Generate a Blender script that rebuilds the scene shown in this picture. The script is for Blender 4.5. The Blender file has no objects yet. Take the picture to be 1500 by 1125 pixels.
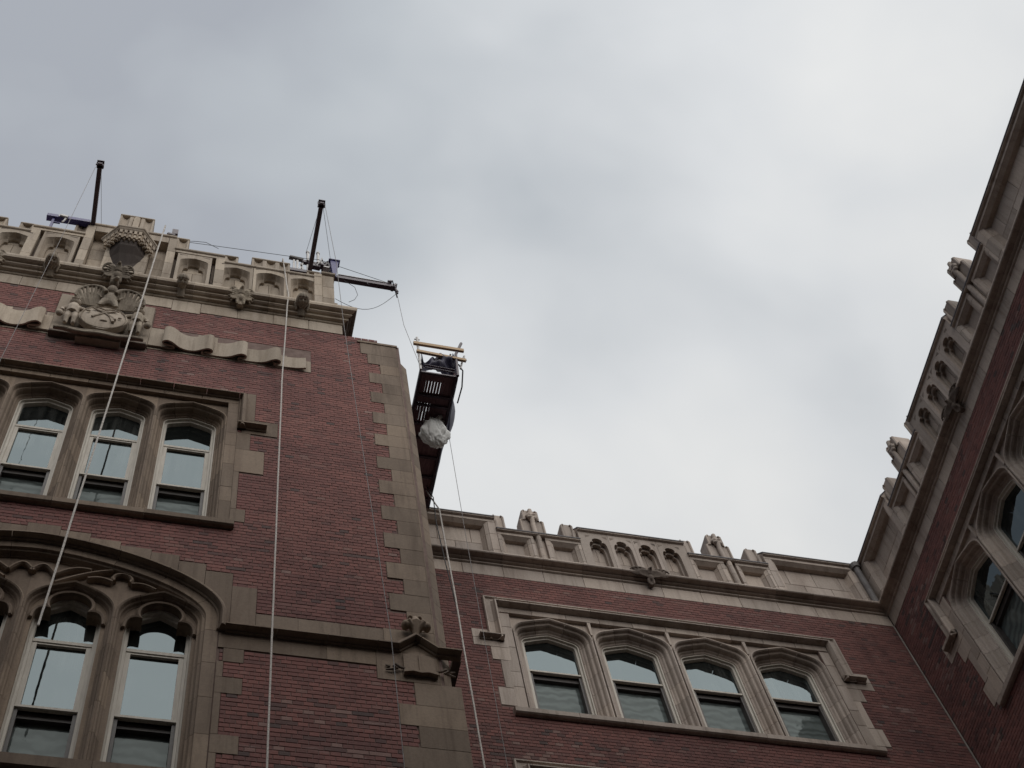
import bpy, bmesh, math, random
from math import sin, cos, pi, radians, sqrt, atan2, tan
from mathutils import Vector, Matrix
random.seed(7)
SC = bpy.context.scene
COL = SC.collection
# ------------------------------------------------------------------ camera
FPX = 2306.3
CAMZ = 1.6
rx, ry, rz = radians(-64.68937), radians(-27.02725), radians(-16.13845)
Mx = Matrix.Rotation(rx, 3, 'X'); My = Matrix.Rotation(ry, 3, 'Y'); Mz = Matrix.Rotation(rz, 3, 'Z')
RW = Mz @ Mx @ My @ Matrix(((1, 0, 0), (0, 0, -1), (0, 1, 0)))   # world -> camera (x right, y down, z forward)
cam_d = bpy.data.cameras.new('camera'); cam = bpy.data.objects.new('camera', cam_d); COL.objects.link(cam)
m = Matrix((RW[0], -RW[1], -RW[2])).transposed().to_4x4()
m.translation = Vector((0, 0, CAMZ)); cam.matrix_world = m
cam_d.sensor_width = 36; cam_d.lens = FPX / 1500 * 36; cam_d.clip_end = 3000; cam_d.clip_start = .1
SC.camera = cam
# ------------------------------------------------------------------ sky and sun
SUN = Vector((.10, -.60, .79)).normalized()
W = bpy.data.worlds.new('World'); SC.world = W; W.use_nodes = True
nt = W.node_tree; N = nt.nodes; L = nt.links; N.clear()
def nd(t, **k):
    n = N.new(t)
    for a, b in k.items(): setattr(n, a, b)
    return n
out = nd('ShaderNodeOutputWorld'); bg = nd('ShaderNodeBackground'); L.new(bg.outputs[0], out.inputs[0])
sky = nd('ShaderNodeTexSky', sky_type='NISHITA'); sky.sun_disc = False
sky.sun_elevation = math.asin(SUN.z); sky.sun_rotation = atan2(SUN.x, SUN.y)
tc = nd('ShaderNodeTexCoord')
def vdot(vec, src):
    n = nd('ShaderNodeVectorMath', operation='DOT_PRODUCT'); L.new(src, n.inputs[0]); n.inputs[1].default_value = vec; return n.outputs['Value']
def mth(op, a, b=None, c=None):
    n = nd('ShaderNodeMath', operation=op)
    for i, v in enumerate((a, b, c)):
        if v is None: continue
        if hasattr(v, 'links'): L.new(v, n.inputs[i])
        else: n.inputs[i].default_value = v
    return n.outputs[0]
gen = tc.outputs['Generated']
glow = vdot(Vector((.60, .16, .78)).normalized(), gen)
def noise(scale, detail, rough, dist, vec=None, sc=(1, 1, 1)):
    mp = nd('ShaderNodeMapping'); mp.inputs['Scale'].default_value = sc; mp.inputs['Rotation'].default_value = (.4, .9, .3); L.new(vec or gen, mp.inputs[0])
    n = nd('ShaderNodeTexNoise'); L.new(mp.outputs[0], n.inputs['Vector'])
    n.inputs['Scale'].default_value = scale; n.inputs['Detail'].default_value = detail
    n.inputs['Roughness'].default_value = rough; n.inputs['Distortion'].default_value = dist
    return n.outputs['Fac']
n1 = noise(4.2, 3, .42, .25, sc=(1, 1.4, 1)); n2 = noise(11, 3, .45, .2, sc=(1, 1.3, 1))
east = vdot(Vector((1, 0, 0)), gen)
g = mth('MULTIPLY_ADD', mth('MINIMUM', mth('MAXIMUM', east, -.35), .62), 1.30, .105)          # thinner cloud toward the east
def bank(d, c0, c1, amt):          # a brighter bank of cloud round direction d
    r = nd('ShaderNodeMapRange', interpolation_type='SMOOTHSTEP'); L.new(vdot(Vector(d).normalized(), gen), r.inputs[0])
    r.inputs[1].default_value = c0; r.inputs[2].default_value = c1; r.inputs[3].default_value = 0; r.inputs[4].default_value = amt; return r.outputs[0]
for b_ in (bank((.20, .48, .86), .965, .999, .36), bank((.22, .12, .97), .975, .999, .18), bank((.15, .28, .95), .965, .999, -.07), bank((.45, .25, .86), .96, .999, .12)): g = mth('ADD', g, b_)
g = mth('ADD', g, mth('MULTIPLY', mth('SUBTRACT', n1, .5), .80))
g = mth('ADD', g, mth('MULTIPLY', mth('SUBTRACT', n2, .5), .34))
rp = nd('ShaderNodeValToRGB'); L.new(g, rp.inputs[0])
e = rp.color_ramp.elements; e[0].position = 0; e[0].color = (.36, .38, .415, 1); e[1].position = 1; e[1].color = (.79, .79, .775, 1)
x = e.new(.25); x.color = (.448, .476, .502, 1)
x = e.new(.7); x.color = (.665, .68, .69, 1)
mul = nd('ShaderNodeMix', data_type='RGBA', blend_type='MULTIPLY'); mul.inputs['Factor'].default_value = 1
L.new(rp.outputs[0], mul.inputs['A']); mul.inputs['B'].default_value = (9.0, 9.0, 9.0, 1)
mix = nd('ShaderNodeMix', data_type='RGBA'); mix.inputs['Factor'].default_value = .93
L.new(sky.outputs[0], mix.inputs['A']); L.new(mul.outputs['Result'], mix.inputs['B'])
up = nd('ShaderNodeMath', operation='MAXIMUM'); L.new(vdot(Vector((0, 0, 1)), gen), up.inputs[0]); up.inputs[1].default_value = 0
ov = mth('MULTIPLY_ADD', up.outputs[0], .80, .27)          # overcast sky: zenith about three times the horizon
ovm = nd('ShaderNodeMix', data_type='RGBA', blend_type='MULTIPLY'); ovm.inputs['Factor'].default_value = 1
L.new(mix.outputs['Result'], ovm.inputs['A']); L.new(ov, ovm.inputs['B'])
L.new(ovm.outputs['Result'], bg.inputs[0]); bg.inputs[1].default_value = .088
sd = bpy.data.lights.new('sun', 'SUN'); sd.energy = 1.5; sd.angle = radians(76); sd.color = (1, .96, .9)
so = bpy.data.objects.new('sun', sd); COL.objects.link(so); so.rotation_euler = SUN.to_track_quat('Z', 'Y').to_euler()
SC.view_settings.view_transform = 'Standard'; SC.view_settings.look = 'None'
SC.view_settings.exposure = .5; SC.view_settings.gamma = 1; SC.view_settings.use_curve_mapping = False

# ------------------------------------------------------------------ materials
def mat(name, fn, rough=.85, spec=.3, bump=None, metallic=0):
    m = bpy.data.materials.new(name); m.use_nodes = True
    t = m.node_tree; ns = t.nodes; ls = t.links; b = ns['Principled BSDF']
    b.inputs['Roughness'].default_value = rough; b.inputs['Specular IOR Level'].default_value = spec; b.inputs['Metallic'].default_value = metallic
    geo = ns.new('ShaderNodeNewGeometry'); oi = ns.new('ShaderNodeObjectInfo')
    class H: pass
    h = H(); h.pos = geo.outputs['Position']; h.rnd = oi.outputs['Random']; h.ns = ns; h.ls = ls; h.b = b; h.t = t; h.geo = geo
    def noise(scale, detail=4, rough=.6, sc=(1, 1, 1), dist=0, src=None):
        mp = ns.new('ShaderNodeMapping'); mp.inputs['Scale'].default_value = sc; ls.new(src or h.pos, mp.inputs[0])
        n = ns.new('ShaderNodeTexNoise'); ls.new(mp.outputs[0], n.inputs['Vector']); n.inputs['Scale'].default_value = scale
        n.inputs['Detail'].default_value = detail; n.inputs['Roughness'].default_value = rough; n.inputs['Distortion'].default_value = dist
        return n.outputs['Fac']
    def ramp(src, stops):
        r = ns.new('ShaderNodeValToRGB'); ls.new(src, r.inputs[0]); el = r.color_ramp.elements
        el[0].position = stops[0][0]; el[0].color = (*stops[0][1], 1); el[1].position = stops[-1][0]; el[1].color = (*stops[-1][1], 1)
        for p, c in stops[1:-1]: q = el.new(p); q.color = (*c, 1)
        return r.outputs[0]
    def mixc(f, a, bb, mode='MIX'):
        n = ns.new('ShaderNodeMix'); n.data_type = 'RGBA'; n.blend_type = mode
        for s, v in ((n.inputs['Factor'], f), (n.inputs['A'], a), (n.inputs['B'], bb)):
            if hasattr(v, 'links'): ls.new(v, s)
            elif isinstance(v, tuple): s.default_value = (*v, 1)
            else: s.default_value = v
        return n.outputs['Result']
    def mt(op, a, bb=None):
        n = ns.new('ShaderNodeMath'); n.operation = op
        for i, v in enumerate((a, bb)):
            if v is None: continue
            if hasattr(v, 'links'): ls.new(v, n.inputs[i])
            else: n.inputs[i].default_value = v
        return n.outputs[0]
    def bumpn(src, strength, dist=.01):
        n = ns.new('ShaderNodeBump'); n.inputs['Strength'].default_value = strength; n.inputs['Distance'].default_value = dist
        ls.new(src, n.inputs['Height']); ls.new(n.outputs[0], b.inputs['Normal'])
    h.noise, h.ramp, h.mix, h.mt, h.bump = noise, ramp, mixc, mt, bumpn
    c = fn(h)
    if c is not None:
        if hasattr(c, 'links'): ls.new(c, b.inputs['Base Color'])
        else: b.inputs['Base Color'].default_value = (*c, 1)
    return m
def stone_fn(c0, c1, stain, amt=.5):
    def f(h):
        v = h.mt('ADD', h.mt('MULTIPLY', h.rnd, .55), h.mt('MULTIPLY', h.noise(2.2, 5, .6), .55))
        base = h.ramp(v, [(.15, c0), (.95, c1)])
        st = h.noise(1.4, 6, .65, (1.6, 1.6, .35), .6)
        st2 = h.ramp(st, [(.46, (0, 0, 0)), (.72, (1, 1, 1))])
        base = h.mix(h.mt('MULTIPLY', st2, amt), base, stain)
        run = h.ramp(h.noise(3.5, 5, .7, (2.4, 2.4, .16), .3), [(.50, (1, 1, 1)), (.72, (.66, .63, .61))])
        base = h.mix(1.0, base, run, 'MULTIPLY')
        base = h.mix(1.0, base, h.ramp(h.rnd, [(0, (.86, .86, .85)), (.5, (1, 1, 1)), (1, (1.10, 1.08, 1.04))]), 'MULTIPLY')
        fine = h.ramp(h.noise(38, 5, .7), [(.3, (.84, .84, .84)), (.75, (1.1, 1.1, 1.1))])
        h.bump(h.noise(60, 5, .7), .35, .006)
        return h.mix(1.0, base, fine, 'MULTIPLY')
    return f
LIME = mat('limestone', stone_fn((.42, .35, .28), (.56, .485, .40), (.24, .175, .12), .6))
TERRA = mat('buff_terracotta', stone_fn((.38, .315, .27), (.49, .42, .37), (.24, .18, .145), .55), rough=.7)
LIME2 = mat('brown_limestone', stone_fn((.215, .16, .12), (.30, .235, .182), (.13, .088, .062), .6))
SOOT_SHADE = mat('soot_shade_stone', stone_fn((.035, .024, .02), (.06, .043, .036), (.02, .015, .013), .6))  # balcony corbel: soot crust plus underside shade, both put into the colour
CARVE = mat('carved_stone', stone_fn((.31, .26, .205), (.43, .37, .295), (.13, .10, .08), .7))
DARKST = mat('dark_stone', stone_fn((.17, .135, .11), (.26, .21, .18), (.08, .06, .055), .7))  # darker stone tone for returns, groove backs, eyes and some carving
def brick_fn(salt, dk=1.0):
    def f(h):
        a = h.ns.new('ShaderNodeVertexColor'); a.layer_name = 'tone'
        sp = h.ns.new('ShaderNodeSeparateColor'); h.ls.new(a.outputs[0], sp.inputs[0])
        c = h.ramp(sp.outputs[0], [(0, (.12, .095, .09)), (.14, (.18, .10, .092)), (.45, (.235, .12, .107)), (.72, (.275, .137, .12)), (.88, (.25, .155, .135)), (1, (.30, .21, .185))])
        big = h.noise(.55, 4, .6, (1, 1, 1.6))
        c = h.mix(1.0, c, h.ramp(big, [(.3, (.74 * dk, .70 * dk, .74 * dk)), (.7, (1.12 * dk, 1.03 * dk, 1.02 * dk))]), 'MULTIPLY')
        grime = h.ramp(h.noise(.9, 6, .7, (1.5, 1.5, .22), .4), [(.52, (1, 1, 1)), (.74, (.66, .66, .68))])
        c = h.mix(1.0, c, grime, 'MULTIPLY')
        sm = h.ramp(h.noise(1.1, 6, .75, (.5, .5, 3.2), .3), [(.55, (0, 0, 0)), (.8, (1, 1, 1))])
        c = h.mix(h.mt('MULTIPLY', h.mt('MULTIPLY', sm, sp.outputs[1]), salt), c, (.42, .36, .33))
        c = h.mix(1.0, c, h.ramp(h.noise(90, 3, .7), [(.3, (.82, .82, .82)), (.7, (1.14, 1.14, 1.14))]), 'MULTIPLY')
        h.bump(h.noise(110, 4, .7), .3, .004)
        return c
    return f
BRICK = mat('red_brick', brick_fn(.8, 1.06), rough=.9, spec=.2)
BRICK2 = mat('red_brick_salted', brick_fn(1.1, .84), rough=.9, spec=.2)
MORTAR = mat('mortar', lambda h: h.ramp(h.noise(6, 5, .7), [(.3, (.16, .115, .10)), (.7, (.27, .20, .18))]), rough=.95, spec=.1)
WOOD = mat('painted_window_wood', lambda h: h.ramp(h.noise(9, 4, .6, (3, 3, .4)), [(.3, (.50, .46, .40)), (.7, (.64, .60, .53))]), rough=.6)
DARKW = mat('dark_sash_paint', lambda h: h.ramp(h.noise(9, 4, .6), [(.3, (.055, .048, .046)), (.7, (.085, .075, .07))]), rough=.5)
def glass_fn(refl, tint, wob, ws, base=(.012, .014, .014), kind='blind'):
    def f(h):
        ns, ls = h.ns, h.ls
        g = ns.new('ShaderNodeBsdfGlossy'); g.inputs['Color'].default_value = (*tint, 1); g.inputs['Roughness'].default_value = .015
        bn = ns.new('ShaderNodeBump'); bn.inputs['Strength'].default_value = wob; bn.inputs['Distance'].default_value = .02
        ls.new(h.noise(ws, 2, .5, (1, 1, .6), 1.2), bn.inputs['Height']); ls.new(bn.outputs[0], g.inputs['Normal'])
        mx = ns.new('ShaderNodeMixShader'); mx.inputs[0].default_value = refl
        h.b.inputs['Specular IOR Level'].default_value = 0
        if kind == 'blind':          # pale curtain folds just behind some panes
            f1 = h.ramp(h.noise(9, 3, .6, (1, 1, .06)), [(.40, (0, 0, 0)), (.75, (1, 1, 1))]); f2 = h.ramp(h.noise(.9, 2, .5), [(.45, (0, 0, 0)), (.6, (1, 1, 1))])
            ls.new(h.mix(h.mt('MULTIPLY', f1, f2), base, (.10, .105, .10)), h.b.inputs['Base Color'])
        else:                        # insect screen: fine mesh beating into ripples
            wv = ns.new('ShaderNodeTexWave'); wv.wave_type = 'RINGS'; wv.inputs['Scale'].default_value = 2.2; wv.inputs['Distortion'].default_value = 7; wv.inputs['Detail'].default_value = 2; wv.inputs['Detail Scale'].default_value = 1.6
            ls.new(h.pos, wv.inputs['Vector'])
            ls.new(h.mix(h.mt('MULTIPLY', wv.outputs['Fac'], h.noise(1.3, 3, .6)), tuple(c * .72 for c in base), tuple(c * 1.9 for c in base)), h.b.inputs['Base Color'])
        ls.new(h.b.outputs[0], mx.inputs[1]); ls.new(g.outputs[0], mx.inputs[2])
        ls.new(mx.outputs[0], ns['Material Output'].inputs[0])
        return None
    return f
GLASS = mat('window_glass', glass_fn(.112, (.81, .97, 1.03), .05, 3.0), rough=.3)
SCREEN = mat('screened_glass', glass_fn(.03, (.85, .95, .94), .12, 6.0, (.11, .13, .128), 'screen'), rough=.6)
LEAD = mat('lead_flashing', lambda h: h.ramp(h.noise(5, 4, .6), [(.3, (.05, .045, .055)), (.7, (.10, .09, .10))]), rough=.6)
PIPE = mat('grey_leader_paint', lambda h: h.ramp(h.noise(5, 4, .6), [(.3, (.13, .12, .12)), (.7, (.2, .19, .185))]), rough=.7)
STEEL = mat('dark_painted_steel', lambda h: h.ramp(h.noise(12, 4, .7), [(.3, (.035, .022, .035)), (.7, (.075, .048, .07))]), rough=.5, spec=.4)
BLUE = mat('blue_painted_steel', lambda h: h.ramp(h.noise(12, 4, .7), [(.3, (.03, .03, .13)), (.7, (.055, .05, .22))]), rough=.45)
GALV = mat('galvanised_steel', lambda h: h.ramp(h.noise(14, 4, .7), [(.3, (.30, .29, .29)), (.7, (.5, .49, .48))]), rough=.5, metallic=.3)
WHITE_ = mat('white_polythene', lambda h: h.ramp(h.noise(8, 5, .7), [(.3, (.8, .8, .78)), (.7, (.92, .92, .9))]), rough=.45)
WHITE = WHITE_
_t = WHITE.node_tree; _tr = _t.nodes.new('ShaderNodeBsdfTranslucent'); _tr.inputs['Color'].default_value = (.85, .86, .84, 1); _mx = _t.nodes.new('ShaderNodeMixShader'); _mx.inputs[0].default_value = .35
_t.links.new(_t.nodes['Principled BSDF'].outputs[0], _mx.inputs[1]); _t.links.new(_tr.outputs[0], _mx.inputs[2]); _t.links.new(_mx.outputs[0], _t.nodes['Material Output'].inputs[0])
TARP = mat('navy_tarpaulin', lambda h: h.ramp(h.noise(8, 5, .7), [(.3, (.022, .018, .04)), (.75, (.05, .045, .10))]), rough=.55)
PLANK = mat('weathered_scaffold_plank', lambda h: h.ramp(h.noise(6, 5, .7, (8, 1, 8)), [(.3, (.13, .075, .09)), (.7, (.24, .145, .155))]), rough=.9)
LUMBER = mat('new_lumber', lambda h: h.ramp(h.noise(6, 5, .7, (1, 8, 8)), [(.3, (.46, .32, .19)), (.7, (.62, .46, .30))]), rough=.8)
ROPE = mat('white_rope', lambda h: h.ramp(h.noise(70, 2, .5, (1, 1, 1)), [(.35, (.42, .39, .36)), (.65, (.78, .74, .70))]), rough=.9)
WIRE = mat('steel_wire', lambda h: h.ramp(h.noise(20, 2, .5), [(.3, (.16, .15, .15)), (.7, (.30, .28, .28))]), rough=.6)
WIRED = mat('black_cable', lambda h: h.ramp(h.noise(20, 2, .5), [(.3, (.02, .02, .025)), (.7, (.05, .05, .055))]), rough=.6)
CAULK = mat('corner_caulk', lambda h: h.ramp(h.noise(4, 4, .6), [(.3, (.22, .19, .17)), (.7, (.36, .32, .29))]))
PAVE = mat('courtyard_paving', lambda h: h.ramp(h.noise(.6, 6, .6), [(.3, (.04, .04, .038)), (.7, (.065, .063, .06))]))
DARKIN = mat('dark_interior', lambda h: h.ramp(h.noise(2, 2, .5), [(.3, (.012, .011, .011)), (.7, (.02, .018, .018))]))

# ------------------------------------------------------------------ mesh helpers
class MB:
    def __init__(s): s.v = []; s.f = []
    def add(s, vs, fs):
        o = len(s.v); s.v += vs; s.f += [tuple(i + o for i in f) for f in fs]; return s
    def box(s, a, b):                       # world-like xyz box
        (x0, y0, z0), (x1, y1, z1) = a, b
        return s.add([(x0, y0, z0), (x1, y0, z0), (x1, y1, z0), (x0, y1, z0), (x0, y0, z1), (x1, y0, z1), (x1, y1, z1), (x0, y1, z1)],
                     [(0, 3, 2, 1), (4, 5, 6, 7), (0, 1, 5, 4), (1, 2, 6, 5), (2, 3, 7, 6), (3, 0, 4, 7)])
    def tube(s, pts, r, n=6, closed_ends=True):
        pts = [Vector(p) for p in pts]; rings = []
        rs = r if isinstance(r, (list, tuple)) else [r] * len(pts)
        for i, p in enumerate(pts):
            d = (pts[min(i + 1, len(pts) - 1)] - pts[max(i - 1, 0)]).normalized()
            a = d.orthogonal().normalized() if i == 0 else (pa - d * pa.dot(d)).normalized()
            pa = a; b = d.cross(a)
            rings.append([tuple(p + (a * cos(2 * pi * k / n) + b * sin(2 * pi * k / n)) * rs[i]) for k in range(n)])
        vs = sum(rings, []); fs = []
        for i in range(len(pts) - 1):
            for k in range(n):
                k2 = (k + 1) % n; fs.append((i * n + k, i * n + k2, (i + 1) * n + k2, (i + 1) * n + k))
        if closed_ends: fs += [tuple(range(n))[::-1], tuple((len(pts) - 1) * n + k for k in range(n))]
        return s.add(vs, fs)
    def ell(s, c, r, nu=12, nv=8, rot=None):
        vs = []; fs = []
        for j in range(nv + 1):
            t = pi * j / nv
            for i in range(nu):
                p = 2 * pi * i / nu; q = Vector((r[0] * sin(t) * cos(p), r[1] * sin(t) * sin(p), r[2] * cos(t)))
                if rot is not None: q = rot @ q
                vs.append(tuple(q + Vector(c)))
        for j in range(nv):
            for i in range(nu):
                i2 = (i + 1) % nu; fs.append((j * nu + i, j * nu + i2, (j + 1) * nu + i2, (j + 1) * nu + i))
        return s.add(vs, fs)

class Fr:                                   # a facade frame: u along, v up, w out of the wall
    def __init__(s, u0, D): s.u0 = u0; s.D = D
    def P(s, u, v, w): return (u - s.u0, -w, v)
    def cv(s, x, z, w):                     # elevation seen on the wall plane -> true size at offset w
        k = (s.D - w) / s.D; return (x * k, CAMZ + (z - CAMZ) * k)

def link(name, mb, m, parent=None, kind=None, smooth=False):
    me = bpy.data.meshes.new(name); me.from_pydata(mb.v, [], mb.f); me.validate(); 
    bm = bmesh.new(); bm.from_mesh(me); bmesh.ops.recalc_face_normals(bm, faces=bm.faces); bm.to_mesh(me); bm.free()
    if smooth: me.shade_smooth()
    me.materials.append(m)
    o = bpy.data.objects.new(name, me); COL.objects.link(o)
    if parent: o.parent = parent
    if kind: o['kind'] = kind
    return o
def tag(o, label, cat, group=None):
    o['label'] = label; o['category'] = cat
    if group: o['group'] = group
    return o
def empty(name, loc, rz, label, cat, group=None):
    o = bpy.data.objects.new(name, None); COL.objects.link(o); o.location = loc; o.rotation_euler = (0, 0, rz)
    o.empty_display_size = .5
    return tag(o, label, cat, group)

def fbox(fr, mb, u0, u1, v0, v1, w0, w1):
    a = fr.P(u0, v0, w1); b = fr.P(u1, v1, w0)
    return mb.box((min(a[0], b[0]), min(a[1], b[1]), min(a[2], b[2])), (max(a[0], b[0]), max(a[1], b[1]), max(a[2], b[2])))
def chamf(fr, mb, u0, u1, v0, v1, w0, w1, c=.006):       # block with chamfered front arrises
    P = fr.P
    b = [P(u0, v0, w0), P(u1, v0, w0), P(u1, v1, w0), P(u0, v1, w0)]
    q = [P(u0, v0, w1 - c), P(u1, v0, w1 - c), P(u1, v1, w1 - c), P(u0, v1, w1 - c)]
    t = [P(u0 + c, v0 + c, w1), P(u1 - c, v0 + c, w1), P(u1 - c, v1 - c, w1), P(u0 + c, v1 - c, w1)]
    f = [(3, 2, 1, 0), (8, 9, 10, 11)]
    for i in range(4):
        j = (i + 1) % 4; f += [(i, j, 4 + j, 4 + i), (4 + i, 4 + j, 8 + j, 8 + i)]
    return mb.add(b + q + t, f)
GAP = .0025
def block(fr, par, name, u0, u1, v0, v1, w1=.006, w0=-.12, m=None, c=.004):
    g_ = GAP
    if name in ('quoin', 'band_stone', 'jamb_stone') and m is not TERRA: g_ = .001; c = .0025
    return link(name, chamf(fr, MB(), min(u0, u1) + g_, max(u0, u1) - g_, v0 + g_, v1 - g_, w0, w1 + random.uniform(-.001, .001), c), m or LIME, par)
def poly(fr, mb, pts, w0, w1):                            # extrude a polygon in (u,v) from w0 to w1
    n = len(pts)
    return mb.add([fr.P(u, v, w1) for u, v in pts] + [fr.P(u, v, w0) for u, v in pts],
                  [tuple(range(n)), tuple(range(2 * n - 1, n - 1, -1))] + [(i, n + i, n + (i + 1) % n, (i + 1) % n) for i in range(n)])
def sweep(fr, mb, path, prof, closed=False, caps=True):   # profile (n,w) along path (u,v)
    P2 = [Vector(p) for p in path]; n = len(P2); m_ = len(prof); vs = []
    for i, p in enumerate(P2):
        a = (P2[i] - P2[i - 1]).normalized() if (i > 0 or closed) else None
        b = (P2[(i + 1) % n] - P2[i]).normalized() if (i < n - 1 or closed) else None
        if a is None: a = b
        if b is None: b = a
        na = Vector((-a.y, a.x)); nb = Vector((-b.y, b.x)); mi = (na + nb)
        mi = mi.normalized() if mi.length > 1e-6 else na
        k = 1 / max(.35, mi.dot(na))
        for (q, w) in prof: vs.append(fr.P(p.x + mi.x * q * k, p.y + mi.y * q * k, w))
    fs = []
    for i in range(n if closed else n - 1):
        i2 = (i + 1) % n
        for j in range(m_): fs.append((i * m_ + j, i2 * m_ + j, i2 * m_ + (j + 1) % m_, i * m_ + (j + 1) % m_))
    if caps and not closed: fs += [tuple(range(m_)), tuple((n - 1) * m_ + j for j in range(m_))[::-1]]
    return mb.add(vs, fs)
def cutpath(path, L0, gap=.006, phase=0):                 # split a polyline into stones with open joints
    P2 = [Vector(p) for p in path]; cum = [0]
    for i in range(1, len(P2)): cum.append(cum[-1] + (P2[i] - P2[i - 1]).length)
    tot = cum[-1]; n = max(1, round(tot / L0)); n += (n % 2 == 0); cuts = [tot * k / n for k in range(n + 1)]
    def at(s):
        for i in range(1, len(P2)):
            if s <= cum[i] + 1e-9: t = (s - cum[i - 1]) / max(1e-9, cum[i] - cum[i - 1]); return P2[i - 1].lerp(P2[i], t)
        return P2[-1]
    res = []
    for a, b in zip(cuts[:-1], cuts[1:]):
        s0 = a + (gap / 2 if a > 0 else 0); s1 = b - (gap / 2 if b < tot else 0)
        res.append([tuple(at(s0))] + [tuple(P2[i]) for i in range(len(P2)) if s0 + 1e-4 < cum[i] < s1 - 1e-4] + [tuple(at(s1))])
    return res
def stones(fr, par, name, path, prof, L0, m, gap=.006):
    return [link(name, sweep(fr, MB(), pp, prof), m, par) for pp in cutpath(path, L0, gap)]

def tudor(cx, hw, zb, zs, r, ang, seg=5):                 # four-centred arch: shoulders then straight to the apex
    pts = [(cx - hw, zb)]
    for i in range(seg + 1):
        a = pi - (pi / 2 - ang) * i / seg; pts.append((cx - hw + r + r * cos(a), zs + r * sin(a)))
    u, v = pts[-1]; ap = v + (cx - u) * tan(ang); pts.append(((u + cx) / 2, (v + ap) / 2 + .006)); pts.append((cx, ap))
    return pts + [(2 * cx - u, v) for u, v in pts[-2::-1]]
def bez(p0, p1, p2, p3, n):
    return [tuple(Vector(p0) * (1 - t) ** 3 + Vector(p1) * 3 * t * (1 - t) ** 2 + Vector(p2) * 3 * t * t * (1 - t) + Vector(p3) * t ** 3) for t in [i / n for i in range(1, n + 1)]]
def trefoil(cx, hw, zb, zs, h, cusp=.38, n=4):
    R = (cusp + .20) * hw; zc = zs + h - R; a0 = radians(212)
    cu, cz = R * cos(a0), zc + R * sin(a0)
    p = [(-hw, zb), (-hw, zs)]
    p += bez((-hw, zs), (-hw, zs + .8 * (cz - zs)), (-.86 * hw, cz + .16 * (h - R)), (cu, cz), n)
    p += [(R * cos(a), zc + R * sin(a)) for a in [a0 + (pi / 2 - a0) * k / (2 * n) for k in range(1, 2 * n + 1)]]
    return [(cx + u, v) for u, v in p] + [(cx - u, v) for u, v in p[-2::-1]]
def resamp(path, n):
    P2 = [Vector(p) for p in path]; cum = [0]
    for i in range(1, len(P2)): cum.append(cum[-1] + (P2[i] - P2[i - 1]).length)
    # keep the middle point (apex) aligned
    out_ = []
    for k in range(n):
        t = cum[-1] * k / (n - 1)
        for i in range(1, len(P2)):
            if t <= cum[i] + 1e-9: out_.append(tuple(P2[i - 1].lerp(P2[i], (t - cum[i - 1]) / max(1e-9, cum[i] - cum[i - 1])))); break
    return out_
def plate_with_notch(u0, u1, vb, vt, notch):              # outline of a rectangle with an opening rising from its foot
    return [(u0, vb)] + notch + [(u1, vb), (u1, vt), (u0, vt)]

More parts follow.
